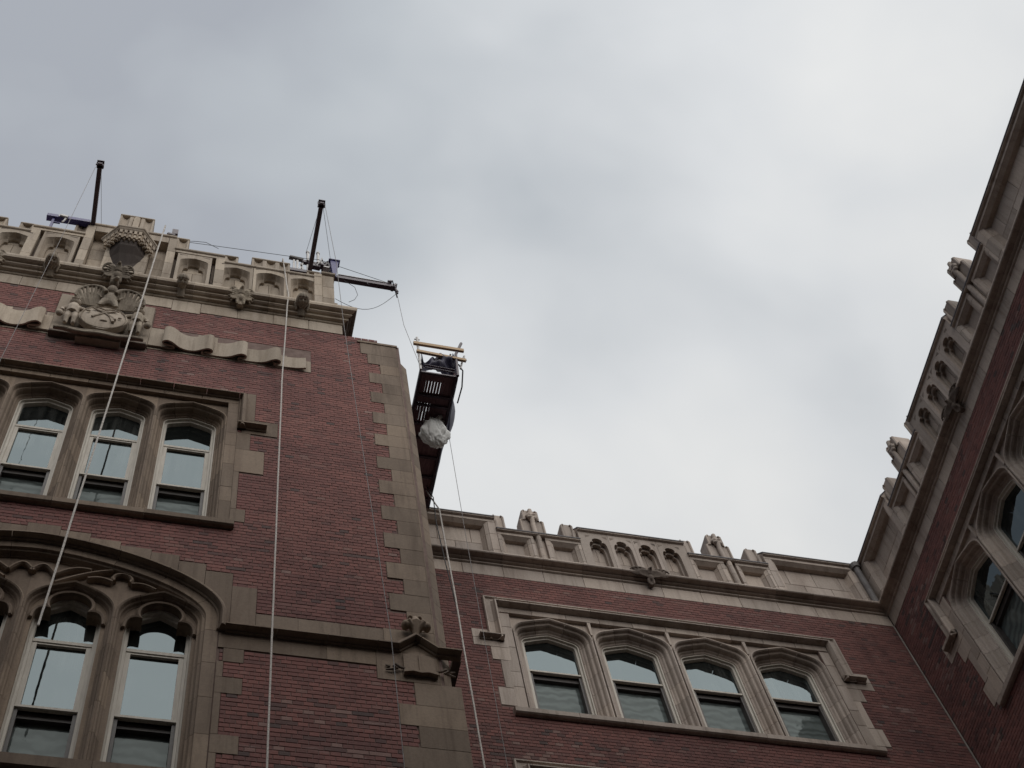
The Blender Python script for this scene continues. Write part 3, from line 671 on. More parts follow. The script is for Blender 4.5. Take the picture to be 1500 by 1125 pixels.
def tower_side(f, s):
    # pier stones beside the central bay
    a, b = rng(f, .60, .74); zz = 25.1
    for z2 in (25.55, 26.05, 26.6, 27.25): block(FT, TW, 'parapet_stone', a, b, zz, z2, WP, -.3); zz = z2
    a, b = rng(f, .30, .62); cap_z = 27.25
    # slot recess beside the balcony
    for z0, z1 in ((25.1, 25.6), (25.6, 26.1), (26.1, 26.55), (26.55, 27.0)): block(FT, TW, 'slot_stone', *rng(f, .34, .60), z0, z1, -.12, -.3)
    block(FT, TW, 'parapet_stone', *rng(f, .0, .60), 27.0, 27.25, WP, -.3)
    for z0, z1 in ((25.1, 25.45), (25.45, 25.9), (25.9, 26.4), (26.4, 27.0)): block(FT, TW, 'parapet_stone', *rng(f, 0, .34), z0, z1, WP, -.3)
    cap(FT, TW, *rng(f, .0, .72), 27.32, LIME)
    fluted(FT, TW, *rng(f, .72, .93), 26.7, 27.40, .02, 1, LIME, 'kneeler')
    # framed bay with a cusped panel
    block(FT, TW, 'lintel_stone', *rng(f, .74, 1.56), 26.62, 26.71, WP, -.3)
    a, b = rng(f, .79, 1.35); cx = (a + b) / 2
    def panel(a, b, cx, w1, top, ap):
        outer = tudor(cx, .228, 25.1, ap - .27, .11, radians(24), 5)
        link('arched_panel', poly(FT, MB(), plate_with_notch(a, b, 25.1, top, outer), w1 - .16, w1), LIME, TW)
        inn = trefoil(cx, .172, 25.1, ap - .52, .36, .36, 6)
        o2, i2 = resamp(outer[1:-1], 40), resamp(inn[1:-1], 40)
        o2 = [outer[0]] + o2 + [outer[-1]]; i2 = [inn[0]] + i2 + [inn[-1]]; n_ = len(o2)
        mid = [(p[0] * .45 + q[0] * .55, p[1] * .45 + q[1] * .55) for p, q in zip(o2, i2)]
        vs = [FT.P(*p, w1 - .004) for p in o2] + [FT.P(*p, w1 - .085) for p in mid] + [FT.P(*p, w1 - .115) for p in i2] + [FT.P(*p, w1 - .155) for p in i2]
        link('cusping', MB().add(vs, [(r * n_ + k, r * n_ + k + 1, (r + 1) * n_ + k + 1, (r + 1) * n_ + k) for r in range(3) for k in range(n_ - 1)]), LIME, TW)
        for sx in (-1, 1):
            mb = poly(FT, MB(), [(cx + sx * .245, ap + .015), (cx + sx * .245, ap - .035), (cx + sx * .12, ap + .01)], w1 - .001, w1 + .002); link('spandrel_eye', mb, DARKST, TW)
        for z0, z1, k in ((25.1, 25.75, 0), (25.75, 26.15, 1), (26.15, 26.7, 0)):
            if k: block(FT, TW, 'panel_stone', cx - .23, cx, z0, z1, w1 - .155, -.3); block(FT, TW, 'panel_stone', cx, cx + .23, z0, z1, w1 - .155, -.3)
            else: block(FT, TW, 'panel_stone', cx - .23, cx + .23, z0, z1, w1 - .155, -.3)
    panel(a, b, cx, WP - .01, 26.615, 26.56)
    for q in (.755, 1.385):
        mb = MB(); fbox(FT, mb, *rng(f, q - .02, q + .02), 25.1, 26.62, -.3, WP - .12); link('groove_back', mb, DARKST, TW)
    for z0, z1 in ((25.1, 25.5), (25.5, 26.1), (26.1, 26.71)): block(FT, TW, 'parapet_stone', *rng(f, 1.41, 1.565), z0, z1, WP, -.3)
    cap(FT, TW, *rng(f, .72, 1.55), 26.78, LIME)
    fluted(FT, TW, *rng(f, 1.55, 1.77), 26.40, 26.92, .02, 1, LIME, 'kneeler')
    # three cusped panels in a row
    for k in range(3):
        cx = f(1.755 + .56 * k); panel(cx - .28 + .004, cx + .28 - .004, cx, WP, 26.44, 26.42)
    cap(FT, TW, *rng(f, 1.55, 3.16), 26.51, LIME, .55)
    fluted(FT, TW, *rng(f, 2.0, 2.64), 26.42, 27.10, -.01, 3, LIME)
    # end pier
    for z0, z1 in ((25.1, 25.6), (25.6, 26.1), (26.1, 26.62)): block(FT, TW, 'parapet_stone', *rng(f, 3.035, 3.17), z0, z1, WP + .02, -.3); block(FT, TW, 'parapet_stone', *rng(f, 3.17, 3.37), z0, z1, WP, -.3)
    cap(FT, TW, *rng(f, 3.16, 3.40), 26.74, LIME)
    fluted(FT, TW, *rng(f, 2.93, 3.14), 26.36, 26.86, .0, 1, LIME, 'kneeler')
    # side wall of the parapet, running back
    for k in range(6):
        y0 = .3 + k * .6
        for z0, z1 in ((25.1, 25.9), (25.9, 26.6)): block(FT, TW, 'parapet_stone', *rng(f, 3.10, 3.37), z0, z1, -y0, -y0 - .59)
    mb = MB(); fbox(FT, mb, *rng(f, 3.3, 3.46), 25.75, 25.98, -.16, -.34); fbox(FT, mb, *rng(f, 3.3, 3.42), 25.6, 25.74, -.18, -.34); link('parapet_spout', mb, LIME, TW)
both(tower_side)
# central merlon and bartizan balcony
mer = fluted(FT, TW, c0 - .285, c0 + .285, 27.2, 28.1, .03, 3, LIME)
mb = MB(); poly(FT, mb, [(c0 - .05, 27.3), (c0 + .05, 27.3), (c0 + .05, 27.95), (c0 + .025, 28.0), (c0 - .025, 28.0), (c0 - .05, 27.95)], -.02, .06); link('merlon_niche', mb, LIME, mer)
def hexring(sc, ww, z):      # half hexagon standing out of the wall
    return [FT.P(c0 - .455 * sc, z, .04), FT.P(c0 - .20 * sc, z, ww), FT.P(c0 + .20 * sc, z, ww), FT.P(c0 + .455 * sc, z, .04)]
def hexsolid(levels):
    vs = []; 
    for sc, ww, z in levels: vs += hexring(sc, ww, z)
    fs = []
    for i in range(len(levels) - 1):
        for j in range(3): fs.append((i * 4 + j, i * 4 + j + 1, i * 4 + j + 5, i * 4 + j + 4))
        fs.append((i * 4 + 3, i * 4, i * 4 + 4, i * 4 + 7))
    fs += [(0, 3, 2, 1), tuple((len(levels) - 1) * 4 + j for j in range(4))]
    return MB().add(vs, fs)
bal = link('balcony_corbel', hexsolid([(.30, .06, 25.30), (.38, .08, 25.6), (.54, .15, 25.9), (.62, .22, 26.10), (.64, .23, 26.40)]), SOOT_SHADE, TW)
link('balcony_drum', hexsolid([(.86, .26, 26.33), (.88, .27, 26.58)]), LIME, TW)
link('balcony_cap', hexsolid([(.92, .29, 26.58), (.97, .31, 26.61), (.97, .32, 26.64), (1.02, .335, 26.66), (1.02, .335, 26.71), (.95, .30, 26.76)]), LIME, TW)
def alonghex(sc, ww, k, n):
    pts = [Vector(p) for p in hexring(sc, ww, 0)]; ls = [(pts[i + 1] - pts[i]).length for i in range(3)]; t = (k + .5) / n * sum(ls)
    for i in range(3):
        if t <= ls[i]: return pts[i].lerp(pts[i + 1], t / ls[i]), (pts[i + 1] - pts[i]).normalized()
        t -= ls[i]
    return pts[3], (pts[3] - pts[2]).normalized()
for k in range(13):          # little machicolation corbels under the cap
    p, d = alonghex(.88, .275, k, 13); nrm = Vector((d.y, -d.x, 0))
    mb = MB()
    for (z0, z1, dep, wd) in ((26.44, 26.58, .03, .022), (26.32, 26.44, .012, .018), (26.24, 26.32, -.02, .013)):
        q = [p + d * a + nrm * b for a, b in ((-wd, -.06), (wd, -.06), (wd, dep), (-wd, dep))]
        mb.add([(v.x, v.y, z0) for v in q] + [(v.x, v.y, z1) for v in q], [(0, 3, 2, 1), (4, 5, 6, 7), (0, 1, 5, 4), (1, 2, 6, 5), (2, 3, 7, 6), (3, 0, 4, 7)])
    mb.ell(tuple(p + nrm * -.01) [:2] + (26.23,), (.02, .02, .02), 8, 5)
    link('balcony_bracket', mb, LIME, TW)

# ---- coat of arms
fz2 = MB(); chamf(FT, fz2, -2.13, -.765, 22.62, 24.04, -.1, .055, .008); crest = link('crest_panel', fz2, LIME, TW)
mb = MB(); chamf(FT, mb, -1.74, -1.13, 22.42, 22.63, -.1, .11, .008); link('crest_corbel', mb, LIME, crest)
for a_, b_ in ((-2.12, -1.75), (-1.12, -.78)): link('crest_corbel', chamf(FT, MB(), a_, b_, 22.55, 22.615, -.1, .09, .008), DARKST, crest)
# shield: domed oval drawn in at the foot, bending forward
vs = []; fs = []; nu, nr = 32, 6; scx, scz = -1.43, 22.99
for j in range(nr + 1):
    r = j / nr
    for i in range(nu):
        a = 2 * pi * i / nu; u = cos(a) * .34 * r; v = sin(a) * .43 * r
        if v < 0: u *= 1 - .25 * (v / .40) ** 2
        else: u *= 1.0
        vs.append(FT.P(scx + u, scz + v, .25 - .05 * r * r - .03 * v))
for i in range(nu):
    a = 2 * pi * i / nu; u = cos(a) * .34; v = sin(a) * .43
    if v < 0: u *= 1 - .25 * (v / .40) ** 2
    vs.append(FT.P(scx + u, scz + v, .12))
for j in range(nr + 1):
    for i in range(nu): i2 = (i + 1) % nu; fs.append((j * nu + i, j * nu + i2, (j + 1) * nu + i2, (j + 1) * nu + i))
sh = link('shield', MB().add(vs, fs), LIME, crest)
mb = MB()
def sv(u, v, w=.25): return FT.P(scx + u, scz + v, w)
mb.tube([sv(-.16, .20), sv(.02, .06), sv(.17, -.14)], [.013, .02, .026], 6); mb.tube([sv(.17, .20), sv(.0, .06), sv(-.15, -.12)], [.013, .018, .02], 6)
mb.tube([sv(-.18, .21), sv(-.10, .24), sv(0, .19), sv(.12, .23), sv(.19, .18)], .011, 6)
mb.ell(sv(-.22, .08), (.035, .015, .022)); mb.ell(sv(.23, -.04), (.03, .015, .02)); mb.ell(sv(.02, -.20), (.055, .015, .02)); mb.tube([sv(.09, -.02), sv(.15, -.22)], [.02, .028], 4)
mb.tube([sv(.315 * cos(a), .40 * sin(a), .215) for a in [2 * pi * k / 28 for k in range(29)]], .010, 5); link('shield_charge', mb, LIME, crest)
# eagle behind the shield
mb = MB(); Q = lambda u, v, w: FT.P(-1.42 + u, v, w)
mb.ell(Q(0, 23.78, .17), (.105, .085, .22)); mb.ell(Q(.0, 24.06, .2), (.085, .09, .13)); mb.ell(Q(.0, 24.26, .24), (.075, .09, .085)); mb.tube([Q(.0, 24.26, .29), Q(.05, 24.22, .37), Q(.06, 24.16, .38)], [.05, .03, .008], 8)
for s in (-1, 1):
    mb.tube([Q(s * .06, 23.66, .18), Q(s * .10, 23.52, .2), Q(s * .12, 23.42, .23)], [.07, .045, .025], 8)
    for k in (-1, 0, 1): mb.tube([Q(s * .12, 23.43, .22), Q(s * .12 + k * .04, 23.38, .25)], [.018, .009], 6)
    for k in range(10):
        t = k / 9; an = radians(160 - 165 * t); a = Q(s * (.285 + .21 * cos(an)), 23.80 + .29 * sin(an), .25 - .08 * t)
        b = Q(s * (.12 + .26 * t), 23.62 + .02 * t, .09)
        mid = Q(s * (.10 + .36 * t), 23.80 - .06 * t, .13)
        mb.tube([a, mid, b], [.017 + .008 * (k % 2), .019 + .008 * (k % 2), .012], 6)
    ang_ = [radians(165 - 175 * k / 12) for k in range(13)]
    mb.tube([Q(s * .07, 23.92, .22)] + [Q(s * (.285 + .215 * cos(a)), 23.80 + .30 * sin(a), .26 - .007 * k) for k, a in enumerate(ang_)], [.04] + [.034 - .0015 * k for k in range(13)], 8)
    mb.tube([Q(s * (.27 + .15 * cos(a)), 23.72 + .22 * sin(a), .19 - .004 * k) for k, a in enumerate(ang_)], .016, 6)
fused('carved_eagle', mb, CARVE, crest, .013)
mb = MB()
mb.add(eagle_mesh(FT, -1.42, 24.74, .19, 1.05, .17, 0).v, eagle_mesh(FT, -1.42, 24.74, .19, 1.05, .17, 0).f); fused('carved_eagle', mb, CARVE, TW, .011)
# two small supporters
def cherub(x, s):
    mb = MB(); Q = lambda u, v, w: FT.P(x + u * s, v, w)
    mb.ell(Q(0, 23.50, .17), (.07, .075, .085)); mb.ell(Q(0, 23.52, .15), (.085, .08, .08))
    mb.tube([Q(-.055, 23.50, .235), Q(0, 23.485, .25), Q(.05, 23.5, .235)], [.01, .014, .01], 6)
    mb.tube([Q(0, 23.43, .14), Q(0, 23.34, .15)], [.045, .075], 9)
    mb.tube([Q(0, 23.36, .14), Q(0, 23.22, .16), Q(0, 23.08, .16)], [.088, .092, .085], 10)
    mb.tube([Q(-.08, 23.34, .14), Q(-.145, 23.22, .15), Q(-.13, 23.08, .20)], [.04, .034, .024], 8)
    mb.tube([Q(.08, 23.34, .14), Q(.15, 23.27, .16), Q(.19, 23.2, .17)], [.04, .034, .026], 8)
    for q in (-.04, .045): mb.tube([Q(q, 23.08, .15), Q(q * 1.3, 22.92, .17), Q(q * 1.25, 22.76, .14), Q(q * 1.5, 22.72, .19)], [.055, .042, .03, .022], 8)
    mb.tube([Q(-.09, 23.13, .17), Q(0, 23.1, .2), Q(.09, 23.13, .17)], [.02, .026, .02], 7)
    mb.ell(Q(-.16, 23.0, .18), (.055, .05, .07))
    fused('carved_figure', mb, CARVE if s < 0 else LIME, crest, .011)
cherub(-1.88, 1); cherub(-.97, -1)
mb = MB(); pts = [FT.P(-2.06 + 1.24 * i / 12, 22.53 + .02 * sin(i * 1.3) - .02 * sin(pi * i / 12), .15) for i in range(13)]
mb.tube(pts, [.03 + .025 * sin(pi * i / 12) for i in range(13)], 8); mb.tube([(p[0], p[1] - .02, p[2] - .05) for p in pts[2:11]], .03, 7); fused('carved_base', mb, CARVE, crest, .013)
# ---- inscription ribbons either side
def ribbon(f, pts, z0, z1, name='stone_ribbon'):
    P2 = [Vector(p) for p in pts]
    sm = []
    for i in range(len(P2) - 1):      # catmull
        p0 = P2[max(i - 1, 0)]; p1 = P2[i]; p2 = P2[i + 1]; p3 = P2[min(i + 2, len(P2) - 1)]
        for k in range(4):
            t = k / 4; sm.append(.5 * ((2 * p1) + (p2 - p0) * t + (2 * p0 - 5 * p1 + 4 * p2 - p3) * t * t + (3 * p1 - p0 - 3 * p2 + p3) * t ** 3))
    sm.append(P2[-1]); th = .012; vs = []; fs = []
    for i, p in enumerate(sm):
        d = (sm[min(i + 1, len(sm) - 1)] - sm[max(i - 1, 0)]).normalized(); nrm = Vector((-d.y, d.x)) * th; p = Vector((p.x, .02 + (p.y - .02) * 1.1))
        a = p + nrm; b = p - nrm
        for q in (a, b):
            for z in (z0, z1): vs.append(FT.P(f(q.x), z, q.y))
    for i in range(len(sm) - 1):
        a = i * 4; b = a + 4
        fs += [(a, b, b + 1, a + 1), (a + 2, a + 3, b + 3, b + 2), (a, a + 2, b + 2, b), (a + 1, b + 1, b + 3, a + 3)]
    fs += [(0, 1, 3, 2), (len(vs) - 4, len(vs) - 2, len(vs) - 1, len(vs) - 3)]
    return link(name, MB().add(vs, fs), LIME, TW)
fold = [(-.03, .055), (-.045, .03), (-.02, .018), (.10, .02), (.25, .024), (.36, .045), (.45, .085), (.52, .105), (.575, .09), (.575, .06), (.53, .048), (.47, .052)]
def rib_side(f, s):
    r1 = [(.64, .03), (.80, .03), (.95, .028), (1.01, .04), (1.00, .065), (.93, .07), (.86, .085), (.85, .115), (.91, .135), (.99, .11), (1.08, .06), (1.2, .035), (1.32, .045), (1.42, .085), (1.49, .105), (1.54, .09), (1.54, .06), (1.49, .048), (1.44, .052)]
    ribbon(f, r1, 22.655, 23.17)
    ribbon(f, [(1.45 + a, b) for a, b in fold], 22.64, 23.12); ribbon(f, [(1.97 + a * .95, b) for a, b in fold], 22.63, 23.07)
    ribbon(f, [(2.46, .055), (2.445, .03), (2.48, .02), (2.62, .02), (2.78, .03), (2.90, .05)], 22.62, 22.98)
    for a, b, zt in ((.63, .84, 23.37), (.84, 1.32, 23.25), (1.32, 1.61, 23.36), (1.61, 2.2, 23.13), (2.2, 2.63, 23.08), (2.63, 2.98, 22.99)):
        block(FT, TW, 'band_stone', *rng(f, a, b), 22.60, zt, .008, -.1)
both(rib_side)

# ---- upper windows of the tower
cs = [-.005 - .925 * i for i in range(4)][::-1]
T4 = [(a, b, c, d) for a, b, c, d in up_teeth] + [(mir(b), mir(a), c, d) for a, b, c, d in up_teeth]
window_group(FT, TW, cs, .4625, .345, 20.70, radians(24), 17.92, 21.19, 21.30, -3.40, .60, 20.42, .38, 19.10, 20.15, LIME2, T4)

# ---- lower arched window of the tower
def bigarch(zb):
    hw, zs, H = 1.97, 15.88, 1.07; t = [cos(pi * k / 40) for k in range(41)]
    return [(c0 - hw, zb)] + [(c0 - hw * x, zs + H * max(0, 1 - abs(x) ** 1.6) ** .53) for x in t] + [(c0 + hw, zb)]
arch = bigarch(15.64)
stones(FT, TW, 'hood_mould', arch, HOOD, .62, LIME2)
def zarch(path, u):
    for (a, b), (c, d) in zip(path[:-1], path[1:]):
        if a <= u <= c and c > a: return b + (d - b) * (u - a) / (c - a)
    return path[0][1]
A2 = offs(arch, .05)
for (a, b, z) in steps:
    for f in (lambda r: r, mir):
        lo, hi = sorted((f(a), f(b)))
        if a < -1.4 and f is mir: continue
        xs = [lo + (hi - lo) * k / 4 for k in range(5)]
        bot = [(x, zarch(A2, min(max(x, A2[0][0] + .001), A2[-1][0] - .001)) if A2[0][0] < x < A2[-1][0] else 15.66) for x in xs]
        link('voussoir', poly(FT, MB(), [(x + (GAP if i == 0 else -GAP if i == 4 else 0), y) for i, (x, y) in enumerate(bot)] + [(hi - GAP, z), (lo + GAP, z)], -.1, .007), LIME2, TW)
A3 = [(.0, .006), (.0, -.02), (-.115, -.0), (-.125, -.02), (-.15, -.03), (-.17, -.075), (-.19, -.085), (-.19, -.3), (.02, -.3), (.02, .006)]
A3 = [(.02, .004), (-.115, .004), (-.125, -.02), (-.15, -.03), (-.17, -.075), (-.19, -.085), (-.19, -.3), (.02, -.3)]
stones(FT, TW, 'arch_stone', bigarch(13.3), A3, .62, LIME2)
inner_arch = offs(bigarch(13.3), -.185)
M2 = [(.10, -.09), (.10, -.03), (.085, -.02), (.065, -.03), (.05, -.07), (.03, -.08), (.018, -.11), (0, -.12), (0, -.20), (.10, -.20)]
for c in cs:
    ia = tudor(c, .385, 13.3, 15.82, .35, radians(30), 7)
    stones(FT, TW, 'arch_stone', ia, [(n_ * .79, w_) for n_, w_ in M2], .5, LIME2)
    tf = trefoil(c, .345, 13.3, 15.66, .52, .42, 6)
    # cusped inner order
    ol = [(u, v) for u, v in ia]; pl = ol + tf[::-1]
    link('cusping', poly(FT, MB(), pl, -.26, -.125), LIME2, TW)
    cusp = sweep(FT, MB(), tf[1:-1], [(.0, -.09), (.022, -.082), (.04, -.10), (.045, -.13), (0, -.13)]); link('cusp_mould', cusp, LIME2, TW)
    head = tudor(c, .345, 13.3, 15.85, .2, radians(35), 5)
    window(FT, TW, c, .345, 13.3, 15.85, 0, 14.36, LIME2, 15.47, head, False)
    # tracery ground between this light and the big arch
    o = [q for q in offs(ia, .062) if q[1] > 15.74]; xs = [c + .4625 - .925 * k / 10 for k in range(11)]
    top = [(x, zarch(inner_arch, x) + .03 if inner_arch[0][0] + .01 < x < inner_arch[-1][0] - .01 else 15.9) for x in xs]
    link('tracery_ground', poly(FT, MB(), [(c - .4625, 15.7)] + o + [(c + .4625, 15.7)] + top, -.2, -.10), LIME2, TW)
ROLL = [(.022, -.10), (.022, -.055), (.008, -.035), (-.008, -.035), (-.022, -.055), (-.022, -.10)]
def roll(pts): link('tracery_rib', sweep(FT, MB(), pts, ROLL), LIME2, TW)
def arcpts(x0, z0, x1, z1, h, n=14): return [(x0 + (x1 - x0) * i / n, z0 + (z1 - z0) * i / n + h * sin(pi * i / n)) for i in range(n + 1)]
def tracery(f, s):
    P_ = lambda pts: [(f(u - c0), v) for u, v in pts][::1 if s > 0 else -1]
    roll(P_(arcpts(-1.14, 16.28, -.46, 16.68, .06) + arcpts(-.46, 16.68, .30, 16.22, .08)[1:]))
    for a, b in ((-1.40, -1.20), (-1.20, -1.0)): pass
    roll(P_(arcpts(-1.42, 16.46, -1.16, 16.44, .15))); roll(P_(arcpts(-1.16, 16.44, -.80, 16.60, .07)))
    # little round foil on a stalk between the lights
    roll(P_([(-.4625 + .10 * cos(a), 16.50 + .09 * sin(a)) for a in [radians(215 - 250 * k / 18) for k in range(19)]]))
    roll(P_(arcpts(-.82, 16.43, -.56, 16.42, .04))); roll(P_(arcpts(-.36, 16.42, -.10, 16.36, .04)))
both(tracery)
for (x0, x1, z0, z1) in lo_teeth + [(mir(b), mir(a), c, d) for a, b, c, d in lo_teeth]: block(FT, TW, 'quoin', x0, x1, z0, z1, m=LIME2)
for s, x in ((1, 0), (-1, 0)):
    pass
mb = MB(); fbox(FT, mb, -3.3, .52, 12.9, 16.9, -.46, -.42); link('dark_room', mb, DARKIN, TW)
for i in range(4): link('sill_stone', sweep(FT, MB(), [(-3.4 + i + GAP, 0), (-2.4 + i - GAP, 0)], [(13.12, -.1), (13.12, .06), (13.25, .07), (13.3, .02), (13.3, -.36)]), LIME2, TW)
# string course breaking up over the carved book
pth = [(.66, 15.61), (2.50, 15.61), (2.68, 15.80), (2.88, 15.61), (3.16, 15.61)]
stones(FT, TW, 'string_course', pth, HOOD, .62, LIME2)
stones(FT, TW, 'string_course', [(mir(b), z) for b, z in pth][::-1], HOOD, .62, LIME2)
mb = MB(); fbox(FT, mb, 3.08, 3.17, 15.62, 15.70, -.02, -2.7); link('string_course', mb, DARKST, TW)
for f in (lambda r: r, mir):
    xs = [.97, 1.42, 1.87, 2.34]
    for a, b in zip(xs[:-1], xs[1:]): block(FT, TW, 'band_stone', f(a), f(b), 15.66, 16.04, m=LIME2)
    for a, b in ((.60, 1.15), (1.15, 1.72), (1.72, 2.24)): block(FT, TW, 'band_stone', f(a), f(b), 15.34, 15.61, m=LIME2)
mb = MB(); Q = lambda u, v, w: FT.P(u, v, w)
for s in (-1, 1):
    mb.tube([Q(2.69 + s * .02, 16.0, .06), Q(2.69 + s * .09, 16.1, .10), Q(2.69 + s * .13, 16.05, .09)], [.04, .05, .03], 8); mb.ell(Q(2.69 + s * .12, 16.05, .08), (.045, .06, .06)); mb.ell(Q(2.69 + s * .05, 16.24, .06), (.03, .04, .03))
mb.tube([Q(2.68, 15.86, .05), Q(2.69, 16.1, .09), Q(2.69, 16.26, .05)], [.03, .06, .03], 8); fused('carved_finial', mb, LIME2, TW, .011)
# open book and flourishes in relief
mb = MB()
for s in (-1, 1):
    poly(FT, mb, [(2.695, 15.62), (2.695, 15.22), (2.695 + s * .17, 15.235), (2.695 + s * .17, 15.52 if s > 0 else 15.56)], -.0, .035)
    poly(FT, mb, [(2.695, 15.20), (2.695, 15.235), (2.695 + s * .085, 15.26), (2.695 + s * .18, 15.235), (2.695 + s * .18, 15.19), (2.695 + s * .085, 15.22)], 0, .07)
poly(FT, mb, [(2.685, 15.24), (2.705, 15.24), (2.705, 15.55), (2.685, 15.55)], .03, .048)
link('carved_book', mb, LIME2, TW)
for s, x in ((-1, 2.43), (1, 2.97)):
    mb = MB(); mb.tube([Q(x + s * -.12, 15.30, .02), Q(x - s * .05, 15.30, .04), Q(x, 15.335, .045), Q(x + s * .02, 15.30, .045), Q(x - s * .02, 15.27, .04), Q(x + s * .03, 15.255, .035), Q(x + s * .10, 15.255, .02)], [.012, .016, .018, .016, .014, .014, .008], 6)
    mb.tube([Q(x + s * .05, 15.32, .02), Q(x + s * .10, 15.34, .02)], [.014, .008], 5); link('carved_flourish', mb, DARKST, TW)

# ================================================================== THE TWO WINGS
WC = [(22.54, -.05), (22.54, .015), (22.555, .035), (22.575, .034), (22.583, .012), (22.60, .02), (22.615, .055), (22.628, .075), (22.642, .06), (22.648, .05), (22.66, .10), (22.672, .148), (22.69, .16), (22.72, .158), (22.78, .03), (22.78, -.05)]
def wing_wall(root, fr, c, umin, umax, seed, zlow, detail, teethskip=False):
    m = TERRA
    w0 = c - 2.61; w1 = c + 2.61; cw = c + (.02 if c > 5 else -.08)
    wh = [(cw - 2.45, cw + 2.45, 18.85, 21.25), (cw - 2.45, cw + 2.45, 18.85 - 3.89, 21.25 - 3.89)]
    wall = backing(fr, root, umin, umax, zlow, 22.9, wh)
    t1 = [(-3.07, -2.61, 20.47, 20.69), (-3.07, -2.55, 20.27, 20.47), (-2.83, -2.55, 19.95, 20.27), (-2.72, -2.60, 19.29, 19.95), (-2.83, -2.60, 18.88, 19.29)]
    teeth = [(cw + a, cw + b, z0, z1) for a, b, z0, z1 in t1] + [(cw - b, cw - a, z0, z1) for a, b, z0, z1 in t1]
    hl = [(umin - 1, umax + 1, 22.24, 24)]
    for dz in (0, -3.89):
        hl += [(cw - 2.62, cw + 2.62, 18.70 + dz, 21.45 + dz), (cw - 2.72, cw - 2.6, 20.5 + dz, 21.45 + dz), (cw + 2.6, cw + 2.72, 20.5 + dz, 21.45 + dz), (cw - 2.68, cw + 2.68, 18.70 + dz, 18.82 + dz)]
        hl += [(a, b, z0 + dz, z1 + dz) for a, b, z0, z1 in teeth]
    brickwork(fr, wall, umin, umax, zlow, 22.24, hl, BRICK2, detail, seed, .3)
    course(fr, root, 'frieze_stone', umin, umax, 22.235, 22.545, .64, m)
    cornice(fr, root, umin, umax, WC, .64, m)
    for dz in (0, -3.89):
        window_group(fr, root, [cw + 1.225 * (i - 1.5) for i in range(4)], .6125, .435, 20.77 + dz, radians(21.5), 18.82 + dz, 21.22 + dz, 21.36 + dz, cw - 2.61, cw + 2.61, 20.42 + dz, .36, 20.15 + dz, None, m,
                     [(a, b, z0 + dz, z1 + dz) for a, b, z0, z1 in teeth], 1.5)
    # parapet
    CP = lambda z: [(z - .06, -.3), (z - .06, .03), (z - .045, .055), (z, .06), (z + .25, -.13), (z + .25, -.3)]
    def wcap(u0, u1, z):
        n = max(1, round((u1 - u0) / .62))
        for i in range(n):
            a = u0 + (u1 - u0) * i / n + GAP; b = u0 + (u1 - u0) * (i + 1) / n - GAP
            link('coping_stone', sweep(fr, MB(), [(a, 0), (b, 0)], CP(z)), m, root)
        link('flashing', sweep(fr, MB(), [(u0, 0), (u1, 0)], [(z - .02, .045), (z - .02, .066), (z + .006, .066), (z + .256, -.13), (z + .256, -.14)]), LEAD, root)
    def frame(u0, u1, zt, dep, top, e0, e1, splay, cutz):
        # u0..u1 opening, e0..e1 the plate; splayed reveals
        P = fr.P
        for (a, b) in ((e0, u0), (u1, e1)):
            zz = 22.75; k = 0
            for z2 in cutz + [zt]: block(fr, root, 'panel_stile', a, b, zz, z2, .02, -.3, m, .004); zz = z2
        block(fr, root, 'panel_head', e0, e1, zt, top, .02, -.3, m)
        for s, ue in ((1, u0), (-1, u1)):      # reveal
            zz = 22.75
            for z2 in cutz + [zt]:
                mb = MB().add([P(ue, zz + .003, .014), P(ue + s * splay * .5, zz + .003, -.02), P(ue + s * splay * .55, zz + .003, -.045), P(ue + s * splay, zz + .003, -dep), P(ue, zz + .003, -dep - .05),
                               P(ue, z2 - .003, .014), P(ue + s * splay * .5, z2 - .003, -.02), P(ue + s * splay * .55, z2 - .003, -.045), P(ue + s * splay, z2 - .003, -dep), P(ue, z2 - .003, -dep - .05)],
                              [(0, 1, 6, 5), (1, 2, 7, 6), (2, 3, 8, 7), (3, 4, 9, 8), (4, 0, 5, 9), (4, 3, 2, 1, 0), (5, 6, 7, 8, 9)])
                link('reveal_stone', mb, m, root); zz = z2
        mb = MB().add([P(u0, zt, .014), P(u1, zt, .014), P(u1, zt - .06, -.045), P(u0, zt - .06, -.045), P(u0, zt - .07, -dep), P(u1, zt - .07, -dep), P(u0, zt + .01, -dep), P(u1, zt + .01, -dep)], [(0, 1, 2, 3), (3, 2, 5, 4), (4, 5, 7, 6), (0, 3, 4, 6), (1, 7, 5, 2), (0, 6, 7, 1)])
        link('reveal_head', mb, m, root)
    for s in (-1, 1):
        f = lambda r: c + s * r
        # low bays either side of the rib
        for (a, b, e0, e1) in ((1.79, 2.28, 1.735, 2.34), (.99, 1.46, .93, 1.54)):
            frame(*rng(f, a, b), 23.57, .10, 23.66, *rng(f, e0, e1), .10, [23.02, 23.40])
            block(fr, root, 'panel_stone', *rng(f, a, b), 22.75, 23.62, -.10, -.3, m, .003)
        block(fr, root, 'panel_stile', *rng(f, 1.54, 1.735), 22.75, 23.66, -.03, -.3, m)
        mb = MB(); 
        for za, zb_ in ((22.76, 23.0), (23.006, 23.25), (23.256, 23.5), (23.506, 23.70)):
            mb = MB(); mb.tube([fr.P(f(1.64), za, .0), fr.P(f(1.64), zb_, .0)], .048, 10); link('rib_stone', mb, m, root)
        wcap(*rng(f, .93, 2.34), 23.71)
        # finial merlon on the rib, set back behind the coping
        mb = MB(); fluted_u = f(1.64)
